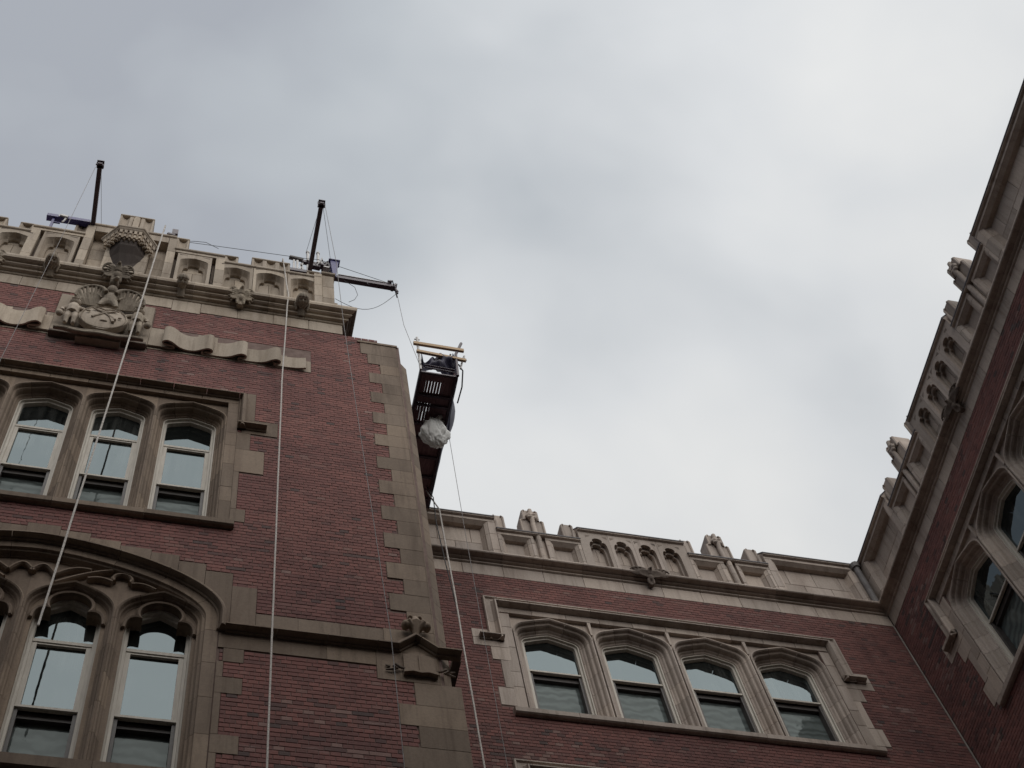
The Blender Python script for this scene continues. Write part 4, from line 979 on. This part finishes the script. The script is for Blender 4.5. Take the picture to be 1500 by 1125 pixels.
        def prof_block(u0, u1, z0, z1, name, rad):
            pts = [(u0, z0), (u1, z0), (u1, z1 - rad)] + [(u1 - rad + rad * cos(a), z1 - rad + rad * sin(a)) for a in [radians(90 * k / 4) for k in range(1, 5)]] + [(u0 + rad - rad * sin(a), z1 - rad + rad * cos(a)) for a in [radians(90 * k / 4) for k in range(0, 5)]]
            vs = poly(fr, MB(), pts, -.40, -.10); o = link(name, vs, m, root)
            poly_in = [(u0 + (u1 - u0) * .5 + (x - (u0 + u1) / 2) * .8, z0 + (z - z0) * .9) for x, z in pts]
            for sx in (-1, 1):
                uu = u0 if sx < 0 else u1
                mb = MB(); mb.tube([fr.P(uu - sx * .02, z0, -.095), fr.P(uu - sx * .02, z1 - rad, -.09), fr.P(uu - sx * .05, z1 - .02, -.09)], [.02, .02, .016], 7); link('finial_roll', mb, m, o)
            return o
        fin = prof_block(fluted_u - .21, fluted_u + .21, 23.6, 24.40, 'finial', .05)
        prof_block(fluted_u - .145, fluted_u + .145, 24.38, 24.73, 'finial', .06)
        mb = MB(); mb.tube([fr.P(fluted_u, 23.7, -.05), fr.P(fluted_u, 24.2, -.06), fr.P(fluted_u, 24.35, -.04)], [.045, .045, .04], 9)
        for q in range(9): mb.ell(fr.P(fluted_u + .06 * cos(q * 2.4), 24.42 + .06 * sin(q * 1.7), -.05 + .02 * sin(q * 3)), (.05, .045, .045), 8, 6)
        mb.tube([fr.P(fluted_u, 24.45, -.06), fr.P(fluted_u + .01, 24.72, -.08)], [.045, .04], 9)
        fused('finial_carving', mb, m, fin, .014)
        # kneelers
        for ue, sg in ((.93, 1), (2.34, -1)):
            a, b = rng(f, ue, ue + sg * .22)
            o = prof_block(a, b, 23.6, 24.41, 'kneeler', .06)
            mb = MB(); uu = f(ue + sg * .04); mb.tube([fr.P(uu, 23.65, -.06), fr.P(uu, 24.02, -.05), fr.P(uu - 0, 24.10, -.03)], [.035, .035, .02], 8); link('kneeler_roll', mb, m, o)
    # centre arcade of four cusped panels
    for k in range(4):
        cx = c + .42 * (k - 1.5)
        a = cx - .21 if k > 0 else c - .93; b = cx + .21 if k < 3 else c + .93
        link('arched_panel', poly(fr, MB(), plate_with_notch(a + .002, b - .002, 22.75, 24.02, trefoil(cx, .152, 22.75, 23.52, .33, .36)), -.05, .02), m, root)
        link('cusping', poly(fr, MB(), plate_with_notch(cx - .17, cx + .17, 22.75, 23.93, trefoil(cx, .118, 22.75, 23.50, .27, .42)), -.12, -.055), m, root)
        for sx in (-1, 1):
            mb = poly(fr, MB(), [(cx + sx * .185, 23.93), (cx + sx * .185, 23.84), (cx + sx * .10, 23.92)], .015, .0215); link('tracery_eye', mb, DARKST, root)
        for z0, z1, sp in ((22.75, 23.06, 0), (23.06, 23.33, 0), (23.33, 23.9, 1)):
            if sp: block(fr, root, 'panel_stone', cx - .15, cx, z0, z1, -.125, -.3, m, .003); block(fr, root, 'panel_stone', cx, cx + .15, z0, z1, -.125, -.3, m, .003)
            else: block(fr, root, 'panel_stone', cx - .15, cx + .15, z0, z1, -.125, -.3, m, .003)
    wcap(c - .93, c + .93, 24.08)
    # outer high parapet
    for s in (-1, 1):
        f = lambda r: c + s * r
        lim = (umax - c) if s > 0 else (c - umin)
        if lim < 2.6: continue
        end = min(lim, 4.11) if lim < 6 else 2.34 + 5.5
        if s < 0 and umin < 3.2 and c > 5: end = lim
        fe = end - .19 if lim < 6 else end - .15
        frame(*rng(f, 2.47, fe), 23.94, .12, 24.02, *rng(f, 2.34, end), .11, [23.05, 23.55])
        x0, x1 = 2.47, fe; n = max(1, round((x1 - x0) / .58))
        for r_ in range(2):
            cut_ = [x0] + [x0 + (x1 - x0) * (k + (.5 if r_ else .0)) / n for k in range(0 if r_ else 1, n)] + [x1]
            for a, b in zip(cut_[:-1], cut_[1:]):
                if b - a > .05: block(fr, root, 'panel_stone', *rng(f, a, b), (22.95, 23.42)[r_], (23.42, 23.96)[r_], -.12, -.3, m, .005)
        block(fr, root, 'panel_stone', *rng(f, x0, x1), 22.75, 22.95, -.09, -.3, m, .003)
        wcap(*rng(f, 2.34, end), 24.08)
        if lim >= 6:      # the run beyond, toward the camera
            frame(*rng(f, end + .15, lim - .2), 23.94, .12, 24.02, *rng(f, end, lim), .11, [23.05, 23.55]); block(fr, root, 'panel_stone', *rng(f, end + .15, lim - .2), 22.75, 23.96, -.12, -.3, m); wcap(*rng(f, end, lim), 24.08)
    mb = eagle_mesh(fr, c + .03, 22.63, .10, .78, .36, .0, .17); fused('carved_eagle', mb, DARKST, root, .013)
    return wall

WB = empty('brick_wing', (7.39, 11.9, 0), 0, 'brick wing set back right of the tower, four-light arched window below a buff battlemented parapet', 'building', 'battlemented brick wings')
FB = Fr(7.39, 11.9)
wing_wall(WB, FB, 7.39, 3.07, 11.50, 11, 14.7, lambda u, z: 3.6 < u < 6.2 and 17.4 < z < 18.6)
mb = MB(); fbox(FB, mb, 3.07, 11.6, 0, 14.7, -.4, 0); fbox(FB, mb, 3.07, 19, 0, 23.0, -5, -.48); fbox(FB, mb, 3.07, 19, 22.8, 23.5, -5, -.3); link('wing_body', mb, BRICK2, WB)
# leader pipe and caulked seam in the corner
mb = MB(); mb.tube([(11.38 - 7.39, -.07, 22.78), (11.40 - 7.39, -.06, 23.25)], .055, 12); link('leader_pipe', mb, PIPE, WB)
mb = MB(); mb.tube([(11.40 - 7.39, -.06, 23.256), (11.40 - 7.39, -.06, 23.93)], .055, 12); mb.tube([(11.40 - 7.39, -.06, 23.93), (11.40 - 7.39, -.06, 24.04)], [.08, .09], 12); link('leader_pipe', mb, PIPE, WB)
mb = MB(); mb.tube([(11.488 - 7.39, -.012, 16.4), (11.488 - 7.39, -.012, 22.23)], .013, 6); link('corner_seam', mb, CAULK, WB)

WCR = empty('brick_wing', (11.51, 11.9 - 3.77, 0), radians(-90), 'brick wing along the right edge of the photo, its parapet rising steeply into the sky', 'building', 'battlemented brick wings')
FC = Fr(3.77, 11.51)
wing_wall(WCR, FC, 3.77, .012, 15.5, 23, 14.7, lambda u, z: .2 < u < 1.1 and 18.4 < z < 22.2)
mb = MB(); fbox(FC, mb, .012, 15.5, 0, 14.7, -.4, 0); fbox(FC, mb, -3, 15.5, 0, 23.0, -6, -.48); fbox(FC, mb, -.3, 15.5, 22.8, 23.5, -6, -.3); link('wing_body', mb, BRICK2, WCR)
# ================================================================== RIGGING ON THE TOWER ROOF
def tagm(o, label, cat, group=None): return tag(o, label, cat, group)
def beam_between(mb, a, b, hw, hh):
    a = Vector(a); b = Vector(b); d = (b - a).normalized(); s = d.cross(Vector((0, 0, 1)))
    if s.length < .01: s = Vector((1, 0, 0))
    s = s.normalized(); u = s.cross(d)
    q = [(-hw, -hh), (hw, -hh), (hw, hh), (-hw, hh)]
    return mb.add([tuple(p + s * x + u * y) for p in (a, b) for x, y in q], [(0, 1, 2, 3), (7, 6, 5, 4), (0, 4, 5, 1), (1, 5, 6, 2), (2, 6, 7, 3), (3, 7, 4, 0)])
def rmesh(name, mb, m, loc, par=None):
    for i, v in enumerate(mb.v): mb.v[i] = (v[0] - loc[0], v[1] - loc[1], v[2] - loc[2])
    return link(name, mb, m, par)
def outrigger(x, y0, y1, z, label):
    loc = (x, y0, z); o = empty('outrigger_beam', loc, 0, label, 'roof beam', 'steel outrigger beams on the tower roof')
    rmesh('beam', beam_between(MB(), (x, y0 + 2.2, z), (x, y1, z), .036, .05), STEEL, loc, o)
    mb = MB(); beam_between(mb, (x - .055, y1 + .01, z + .055), (x + .06, y1 + .01, z + .055), .03, .012); beam_between(mb, (x - .05, y1 + .06, z - .02), (x + .065, y1 + .06, z - .02), .022, .03); beam_between(mb, (x - .055, y1 + .1, z + .06), (x + .055, y1 + .1, z + .06), .02, .012)
    for s in (-1, 1): mb.tube([(x + s * .055, y1 + .03, z - .06), (x + s * .055, y1 + .03, z + .07)], .012, 6)
    rmesh('end_bracket', mb, STEEL, loc, o)
    return o
ob1 = outrigger(-2.07, 9.25, 8.02, 27.3, 'dark outrigger beam jutting out above the parapet, left of the balcony')
ob2 = outrigger(1.60, 9.25, 8.05, 27.3, 'dark outrigger beam jutting out from the roof near the tower corner')
loc = (2.0, 9.35, 27.3)
ob3 = empty('outrigger_beam', loc, 0, 'dark outrigger beam reaching sideways off the tower corner to hold the work platform', 'roof beam', 'steel outrigger beams on the tower roof')
rmesh('beam', beam_between(MB(), (.6, 9.35, 27.3), (3.10, 9.35, 27.26), .04, .055), STEEL, loc, ob3)
mb = MB(); beam_between(mb, (2.1, 9.33, 27.365), (3.0, 9.33, 27.335), .03, .008); rmesh('grip_plate', mb, GALV, loc, ob3)
mb = MB(); beam_between(mb, (3.04, 9.35, 27.2), (3.12, 9.35, 27.36), .05, .02); beam_between(mb, (2.97, 9.3, 27.36), (3.03, 9.3, 27.39), .03, .02); mb.tube([(3.10, 9.34, 27.2), (3.12, 9.34, 27.05)], [.02, .03], 8); mb.tube([(3.12, 9.34, 27.06), (3.125, 9.34, 26.98)], .018, 8); mb.tube([(3.02, 9.2, 27.2), (3.16, 9.5, 27.2)], .01, 6)
rmesh('end_bracket', mb, STEEL, loc, ob3)
mb = MB(); mb.tube([(2.60, 9.3, 27.2), (2.60, 9.3, 27.13), (2.62, 9.3, 27.1), (2.64, 9.3, 27.12)], .006, 5); rmesh('hook', mb, STEEL, loc, ob3)
loc = (-2.8, 9.1, 27.3)
o = empty('cross_beam', loc, 0, 'short bright blue steel beam lying level above the parapet at far left', 'roof beam')
rmesh('beam', beam_between(MB(), (-2.82, 9.1, 27.30), (-2.12, 9.1, 27.30), .05, .055), BLUE, loc, o)
mb = MB(); mb.tube([(-2.62, 9.08, 27.27), (-2.6, 9.08, 27.38)], .04, 8); beam_between(mb, (-2.60, 9.05, 27.30), (-2.48, 9.05, 27.26), .03, .03); mb.tube([(-2.5, 9.05, 27.35), (-2.52, 9.05, 27.1), (-2.54, 9.05, 27.02)], .015, 6); rmesh('clamp', mb, GALV, loc, o)
mb = MB(); beam_between(mb, (-2.70, 9.1, 27.24), (-2.70, 9.1, 26.75), .02, .02); beam_between(mb, (-2.70, 9.1, 27.08), (-2.58, 9.1, 27.08), .012, .012); rmesh('leg', mb, BLUE, loc, o)
# beam stand on the roof: frame, counterweights, posts
loc = (1.5, 9.4, 26.6)
o = empty('beam_stand', loc, 0, 'tangle of grey stands and counterweights under the beams at the tower corner', 'roof rig')
for x in (1.34, 1.40): rmesh('leg', beam_between(MB(), (x, 9.4, 26.6), (x, 9.4, 27.97), .018, .018), GALV, loc, o)
for x0, x1, z0, z1 in ((1.44, 1.50, 27.55, 27.95), (1.52, 1.46, 27.5, 27.9), (1.58, 1.58, 27.55, 27.9)): rmesh('brace', beam_between(MB(), (x0, 9.42, z0), (x1, 9.42, z1), .013, .013), GALV, loc, o)
rmesh('crossbar', beam_between(MB(), (1.26, 9.4, 28.10), (1.50, 9.4, 28.05), .03, .04), PIPE, loc, o)
rmesh('crossbar', beam_between(MB(), (1.48, 9.42, 28.02), (1.96, 9.42, 27.96), .03, .05), STEEL, loc, o)
rmesh('crossbar', beam_between(MB(), (1.60, 9.38, 27.78), (1.80, 9.38, 27.74), .04, .05), STEEL, loc, o)
rmesh('crossbar', beam_between(MB(), (1.40, 9.42, 27.56), (1.60, 9.42, 27.50), .015, .025), STEEL, loc, o)
for x, z0, z1 in ((1.58, 28.0, 28.40), (1.765, 27.98, 28.45)): mb = MB(); mb.tube([(x, 9.38, z0), (x + .0, 9.38, z1)], .026, 8); mb.tube([(x, 9.38, z1), (x, 9.38, z1 + .05)], .034, 8); rmesh('post', mb, GALV, loc, o)
for k, (x, z) in enumerate(((1.78, 27.86), (1.85, 27.78), (1.93, 27.86), (1.90, 27.68))): mb = MB(); beam_between(mb, (x - .05, 9.36, z), (x + .05, 9.36, z - .02), .05, .025); rmesh('counterweight', mb, (GALV, STEEL, GALV, GALV)[k], loc, o)
mb = MB(); mb.tube([(1.78, 9.34, 27.8), (1.82, 9.3, 27.98), (1.86, 9.33, 27.86), (1.93, 9.3, 27.92), (1.96, 9.33, 27.72), (1.88, 9.33, 27.66)], .018, 7); mb.tube([(1.82, 9.3, 28.06), (1.80, 9.3, 27.9), (1.72, 9.3, 27.62), (1.66, 9.2, 27.45)], .009, 6); rmesh('cable_coil', mb, GALV, loc, o)
rmesh('side_plate', beam_between(MB(), (1.86, 9.44, 27.93), (2.06, 9.44, 27.88), .02, .14), PIPE, loc, o)
rmesh('side_plate', beam_between(MB(), (2.03, 9.38, 27.3), (2.03, 9.38, 28.02), .014, .014), GALV, loc, o)
loc = (2.03, 9.3, 27.6)
o = empty('hoist_motor', loc, 0, 'blue tapered hoist box standing at the tower corner behind the wires', 'hoist')
vs = [(2.03 + x, 9.3 + y, z) for z, s in ((27.18, .35), (27.55, .7), (27.88, 1)) for x, y in ((-.075 * s, -.05 * s), (.075 * s, -.05 * s), (.075 * s, .05 * s), (-.075 * s, .05 * s))]
fs = [(0, 3, 2, 1), (8, 9, 10, 11)] + [(i * 4 + j, i * 4 + (j + 1) % 4, i * 4 + 4 + (j + 1) % 4, i * 4 + 4 + j) for i in range(2) for j in range(4)]
rmesh('hoist_body', MB().add(vs, fs), BLUE, loc, o)
mb = MB(); beam_between(mb, (1.93, 9.3, 27.89), (2.13, 9.3, 27.89), .07, .014); rmesh('hoist_lid', mb, BLUE, loc, o)
mb = MB(); beam_between(mb, (1.98, 9.34, 26.6), (2.0, 9.34, 27.6), .012, .012); rmesh('hoist_post', mb, GALV, loc, o)
loc = (-.74, 9.3, 27.6)
o = empty('roof_box', loc, 0, 'small black box peeking over the parapet right of the balcony', 'roof box')
rmesh('box_body', beam_between(MB(), (-.79, 9.2, 27.76), (-.69, 9.2, 27.76), .05, .11), STEEL, loc, o); rmesh('box_foot', beam_between(MB(), (-.86, 9.2, 27.63), (-.73, 9.2, 27.6), .05, .03), STEEL, loc, o)

# ---- ropes and wires
def cable(name, pts, r, m, label, cat, group=None, wig=0, sag=None):
    P3 = [Vector(p) for p in pts]; out_ = []
    for a, b in zip(P3[:-1], P3[1:]):
        n = max(2, int((b - a).length / .7))
        for k in range(n):
            p = a.lerp(b, k / n); 
            if wig: p += Vector((random.uniform(-wig, wig), random.uniform(-wig, wig), 0))
            out_.append(p)
    out_.append(P3[-1]); loc = out_[0].copy()
    mb = MB(); mb.tube([p - loc for p in out_], r, 6); o = link(name, mb, m); o.location = loc
    return tag(o, label, cat, group)
cable('rope', [(-.915, 9.02, 27.26), (-.90, 8.93, 27.28), (-.895, 8.85, 27.1), (-1.02, 8.83, 20.8), (-1.14, 8.84, 14.9)], .0125, ROPE, 'white rope dropping beside the carved shield and across the middle upper window', 'rope', None, .002)
cable('rope', [(1.11, 9.2, 27.13), (1.11, 9.1, 27.12), (1.155, 9.06, 26.2), (1.20, 8.955, 25.08), (1.185, 8.95, 24.6), (1.14, 8.95, 21.7), (1.118, 8.95, 13.2), (1.10, 8.95, 6.0)], .0105, ROPE, 'white rope hanging down the brick face right of the tower windows', 'rope', None, .002)
cable('wire', [(-2.13, 8.08, 27.2), (-2.2, 8.08, 23.0), (-2.28, 8.08, 19.3), (-2.30, 8.08, 10)], .004, WIRE, 'thin wire falling from the left outrigger beam past the coat of arms', 'wire')
cable('wire', [(1.655, 8.08, 27.3), (1.80, 8.08, 24.5), (1.86, 8.08, 22.0), (2.14, 8.08, 14.2), (2.20, 8.08, 6)], .004, WIRE, 'thin wire running down the brickwork beside the tower quoins', 'wire')
cable('wire', [(1.62, 8.08, 27.3), (1.93, 9.1, 27.4)], .0035, WIRE, 'short guy wire from the beam head near the tower corner down to the right', 'wire')
cable('wire', [(1.58, 8.2, 27.3), (1.52, 9.2, 27.9)], .0035, WIRE, 'short guy wire from the beam head near the tower corner to the left post', 'wire')
cable('wire', [(-2.05, 8.08, 27.3), (-1.93, 9.2, 27.35)], .0035, WIRE, 'short guy wire right of the left outrigger beam', 'wire')
cable('wire', [(3.118, 9.35, 27.0), (3.16, 9.36, 25.6), (3.36, 9.46, 24.2)], .004, WIRE, 'suspension wire from the sideways beam down to the work platform', 'wire')
cable('stay_cable', [(-.55, 9.2, 27.45), (-.2, 9.25, 27.62), (1.56, 9.33, 27.97), (1.76, 9.33, 28.02), (2.98, 9.33, 27.40)], .0045, WIRED, 'dark stay cable stretched over two posts along the tower parapet', 'cable')
cable('loose_cable', [(-.55, 9.18, 27.43), (-.38, 9.18, 27.50), (-.2, 9.15, 27.45), (.02, 9.1, 27.1)], .0045, WIRED, 'loose dark cable end looping over the parapet right of the balcony', 'cable')
def arc3(a, b, low, n=12): 
    a = Vector(a); b = Vector(b); return [a.lerp(b, i / n) + Vector((0, 0, -low * sin(pi * i / n))) for i in range(n + 1)]
cable('loose_cable', arc3((2.02, 9.3, 26.15), (3.12, 9.34, 27.0), .62), .0045, WIRED, 'slack cable sagging from the tower corner to the tip of the sideways beam', 'cable')
cable('loose_cable', [(2.2, 9.34, 27.2), (2.38, 9.34, 26.95), (2.42, 9.34, 26.6), (2.36, 9.34, 26.35), (2.26, 9.34, 26.2)], .0045, WIRED, 'short loose cable curling under the sideways beam', 'cable')
cable('wire', [(3.98, 10.4, 24.05), (3.96, 10.42, 21.0), (3.95, 10.45, 14)], .004, WIRE, 'thin wire hanging from the outer side of the work platform', 'wire')
cable('rope', [(3.85, 11.55, 24.1), (3.93, 11.28, 23.0), (3.93, 11.2, 20.5), (3.92, 11.1, 16.3), (3.9, 11.0, 8)], .013, ROPE, 'white rope hanging from the far end of the platform beside the tower edge', 'rope', None, .003)
cable('loose_cable', [(3.86, 11.5, 24.15), (3.90, 11.38, 23.55), (3.87, 11.34, 22.7), (3.9, 11.3, 21.5), (3.93, 11.2, 20.0)], .008, WIRED, 'dark cable twisted beside the white rope below the platform', 'cable')

# ---- suspended platform at the tower side
loc = (3.65, 10.5, 24.1)
pf = empty('work_platform', loc, 0, 'suspended wooden work platform seen from below, hung beside the tower with timber rails', 'scaffold')
X0, X1, ZP, Y0, Y1 = 3.37, 3.93, 24.1, 9.52, 12.4
n = 11
for i in range(n):
    a = X0 + .02 + (X1 - X0 - .04) * i / n; b = X0 + .02 + (X1 - X0 - .04) * (i + 1) / n; g = (.0004, .0004, .005, .004)[(i * 7 + i // 3) % 4] if i < 8 else .0002
    # boards are laid in lengths with open slits between them
    segs = [(Y0, 9.64), (9.642, 9.84), (9.843, 10.02), (10.022, 10.17), (10.172, 10.34), (10.343, Y1)]
    for si, (ya, yb) in enumerate(segs):
        g = .0045 if (si == 1 and 2 <= i <= 7) or (si == 3 and i in (1, 3, 4)) or (si == 4 and i in (2, 3)) else .0002
        o = link('plank', MB().box((a + g - loc[0], ya - loc[1], ZP - .0 - loc[2]), (b - g - loc[0], yb - loc[1], ZP + .022 - loc[2])), PLANK, pf)
for i, yb in enumerate((9.5, 9.88, 10.05, 10.38, 10.62, 10.95, 11.3, 11.7, 12.1)): rmesh('crossbar', beam_between(MB(), (X0 - .01, yb, ZP - .025), (X1 + .01, yb, ZP - .025), .018, .018), STEEL, loc, pf)
for x in (X0, X1): rmesh('side_rail', beam_between(MB(), (x, Y0 - .03, ZP), (x, Y1, ZP), .02, .05), STEEL, loc, pf)
for x in (X1,): 
    rmesh('toe_board', beam_between(MB(), (x, Y0, ZP + .13), (x, Y1, ZP + .13), .012, .07), PLANK, loc, pf)
    for yb in (9.9, 10.6, 11.3, 12.0): mb = MB(); mb.tube([(x, yb, ZP), (x, yb, ZP + .95)], .015, 7); rmesh('guard_post', mb, GALV, loc, pf)
    mb = MB(); mb.tube([(x, Y0, ZP + .95), (x, Y1, ZP + .95)], .015, 7); rmesh('guard_rail', mb, STEEL, loc, pf)
mb = MB(); mb.tube([(3.36, 9.46, ZP - .02), (3.38, 9.45, 25.36)], .021, 8); mb.tube([(3.33, 9.45, 25.28), (3.42, 9.45, 25.28)], .01, 6); mb.tube([(3.36, 9.43, 24.25), (3.42, 9.5, 24.25)], .014, 6); rmesh('end_post', mb, GALV, loc, pf)
mb = MB(); mb.tube([(3.95, 9.46, ZP - .05), (3.99, 9.45, 24.9), (4.12, 9.44, 25.38)], .024, 8); rmesh('end_post', mb, STEEL, loc, pf)
mb = MB(); mb.tube([(4.04, 9.50, 24.45), (4.10, 9.5, 24.8), (4.15, 9.5, 25.0)], .016, 8); mb.ell((4.15, 9.5, 24.85), (.03, .02, .06), 8, 6); rmesh('winch', mb, GALV, loc, pf)
rmesh('timber_rail', beam_between(MB(), (3.30, 9.43, 25.06), (4.13, 9.43, 25.05), .02, .045), LUMBER, loc, pf)
rmesh('timber_rail', beam_between(MB(), (3.33, 9.43, 24.74), (4.14, 9.45, 24.70), .02, .038), LUMBER, loc, pf)
for z in (24.28, 24.18): mb = MB(); mb.tube([(3.44, 9.47, z + .04), (3.92, 9.47, z)], .014, 7); rmesh('end_bar', mb, STEEL, loc, pf)
mb = MB(); mb.tube([(4.02, 9.5, 24.62), (4.09, 9.55, 24.5), (4.08, 9.7, 24.2), (4.03, 9.9, 24.0)], .012, 7); rmesh('hose', mb, WIRED, loc, pf)
mb = MB(); mb.tube([(3.30, 10.15, 24.2), (3.30, 10.32, 24.2)], .07, 12); mb.tube([(3.30, 10.10, 24.2), (3.30, 10.15, 24.2)], .03, 10); rmesh('wall_roller', mb, GALV, loc, pf)
def sheet(name, grid, th, m, par=None, smooth=True):
    nv, nu = len(grid), len(grid[0]); vs = [tuple(p) for r in grid for p in r]; fs = [(j * nu + i, j * nu + i + 1, (j + 1) * nu + i + 1, (j + 1) * nu + i) for j in range(nv - 1) for i in range(nu - 1)]
    me = bpy.data.meshes.new(name); me.from_pydata(vs, [], fs); me.materials.append(m)
    if smooth: me.shade_smooth()
    o = bpy.data.objects.new(name, me); COL.objects.link(o); md = o.modifiers.new('t', 'SOLIDIFY'); md.thickness = th
    o.parent = par; return o
from mathutils import noise as mn
def nz(*a): return mn.noise(Vector(a))
# tarpaulin slung over the lower rail at the near end, and along the outer side
gr = []
for j in range(15):
    t = j / 14; row = []
    for i in range(25):
        s = i / 24; x = 3.42 + .54 * s
        topz = 24.66 + .14 * math.exp(-((s - .62) / .2) ** 2) + (.16 if s > .9 or s < .06 else 0) - .05 * sin(s * 9)
        z = topz + (24.30 - topz) * t; y = 9.47 + .05 * sin(6 * s + 3 * t) + .12 * nz(s * 5, t * 3, 0) + .10 * t
        row.append(Vector((x, y, z)) - Vector(loc))
    gr.append(row)
tp = sheet('tarpaulin', gr, .004, TARP); tp.location = loc; tag(tp, 'navy tarpaulin slung across the near end of the work platform below the timber rails', 'tarpaulin', 'navy tarpaulins on the platform')
gr = []
for j in range(9):
    t = j / 8; row = []
    for i in range(40):
        s = i / 39; y = 9.5 + 2.4 * s
        bulge = .05 + .13 * math.exp(-((s - .38) / .12) ** 2) + .05 * nz(s * 9, t * 2, 4)
        x = 3.955 + bulge * sin(pi * min(1, t * .75 + .25)); z = 24.95 - t * (.93 + .10 * math.exp(-((s - .40) / .1) ** 2)) + .03 * nz(s * 7, 1, 1)
        row.append(Vector((x, y, z)) - Vector(loc))
    gr.append(row)
tp = sheet('tarpaulin', gr, .004, TARP); tp.location = loc; tag(tp, 'navy tarpaulin hung along the open sky side of the work platform', 'tarpaulin', 'navy tarpaulins on the platform')
# bag of white polythene hanging under the boards
bg_loc = (3.705, 10.27, 23.62); vs = []; fs = []; nu, nv = 72, 48
for j in range(nv + 1):
    th = pi * j / nv
    for i in range(nu):
        p = 2 * pi * i / nu; d = Vector((sin(th) * cos(p), sin(th) * sin(p), cos(th)))
        fold = 1.5 * nz(d.x * 4 + 2, d.y * 4, d.z * 1.3)
        r = 1 + .26 * nz(d.x * 2.2, d.y * 2.2, d.z * 2.2) + .20 * abs(fold) + .10 * abs(nz(d.x * 11, d.y * 11, d.z * 7)) + .04 * nz(d.x * 24, d.y * 24, d.z * 20)
        tp = .62 + .5 * min(1, (1 - d.z) * .9)          # gathered at the top, slack below
        vs.append((d.x * .185 * r * tp, d.y * .13 * r * tp, d.z * .47 * (1 + .12 * nz(d.x * 6, d.y * 6, 5))))
for j in range(nv):
    for i in range(nu): i2 = (i + 1) % nu; fs.append((j * nu + i, j * nu + i2, (j + 1) * nu + i2, (j + 1) * nu + i))
mb = MB().add(vs, fs)
for k in range(3):
    a = (0.3, 2.2, 5.4)[k]; mb.tube([(.10 * cos(a), .05 * sin(a), .36), (.19 * cos(a), .09 * sin(a), .47), (.25 * cos(a), .05, .50)], [.05, .03, .008], 6)
bag = link('plastic_bundle', mb, WHITE, None, smooth=True); bag.location = bg_loc; tag(bag, 'crumpled white plastic sheeting bundled under the work platform', 'plastic sheet')

# ================================================================== ADDED RANGE BEHIND THE VIEWER (unseen, sized to shade the lower walls)
CR = empty('unseen_range', (-4, -4.6, 0), 0, 'plain brick range added unseen behind the viewer to block low sky light', 'building')
mb = MB(); mb.box((-26, -8, 0), (15.4, 0, 25.3)); link('unseen_range_wall', mb, BRICK2, CR)
mb = MB(); mb.box((-26.2, -8.2, 25.3), (15.4, .2, 26.0)); link('unseen_range_parapet', mb, TERRA, CR)
for i in range(9):
    for k in range(5):
        x = -14 + i * 3.1; z = 1.8 + k * 4.0
        f_ = link('window', MB().box((x - .62, -.05, z), (x + .62, .04, z + 2.3)), WOOD, CR)
        link('pane', MB().box((x - .52, .045, z + .1), (x + .52, .055, z + 1.1)), SCREEN, f_); link('pane', MB().box((x - .52, .045, z + 1.16), (x + .52, .055, z + 2.2)), GLASS, f_)
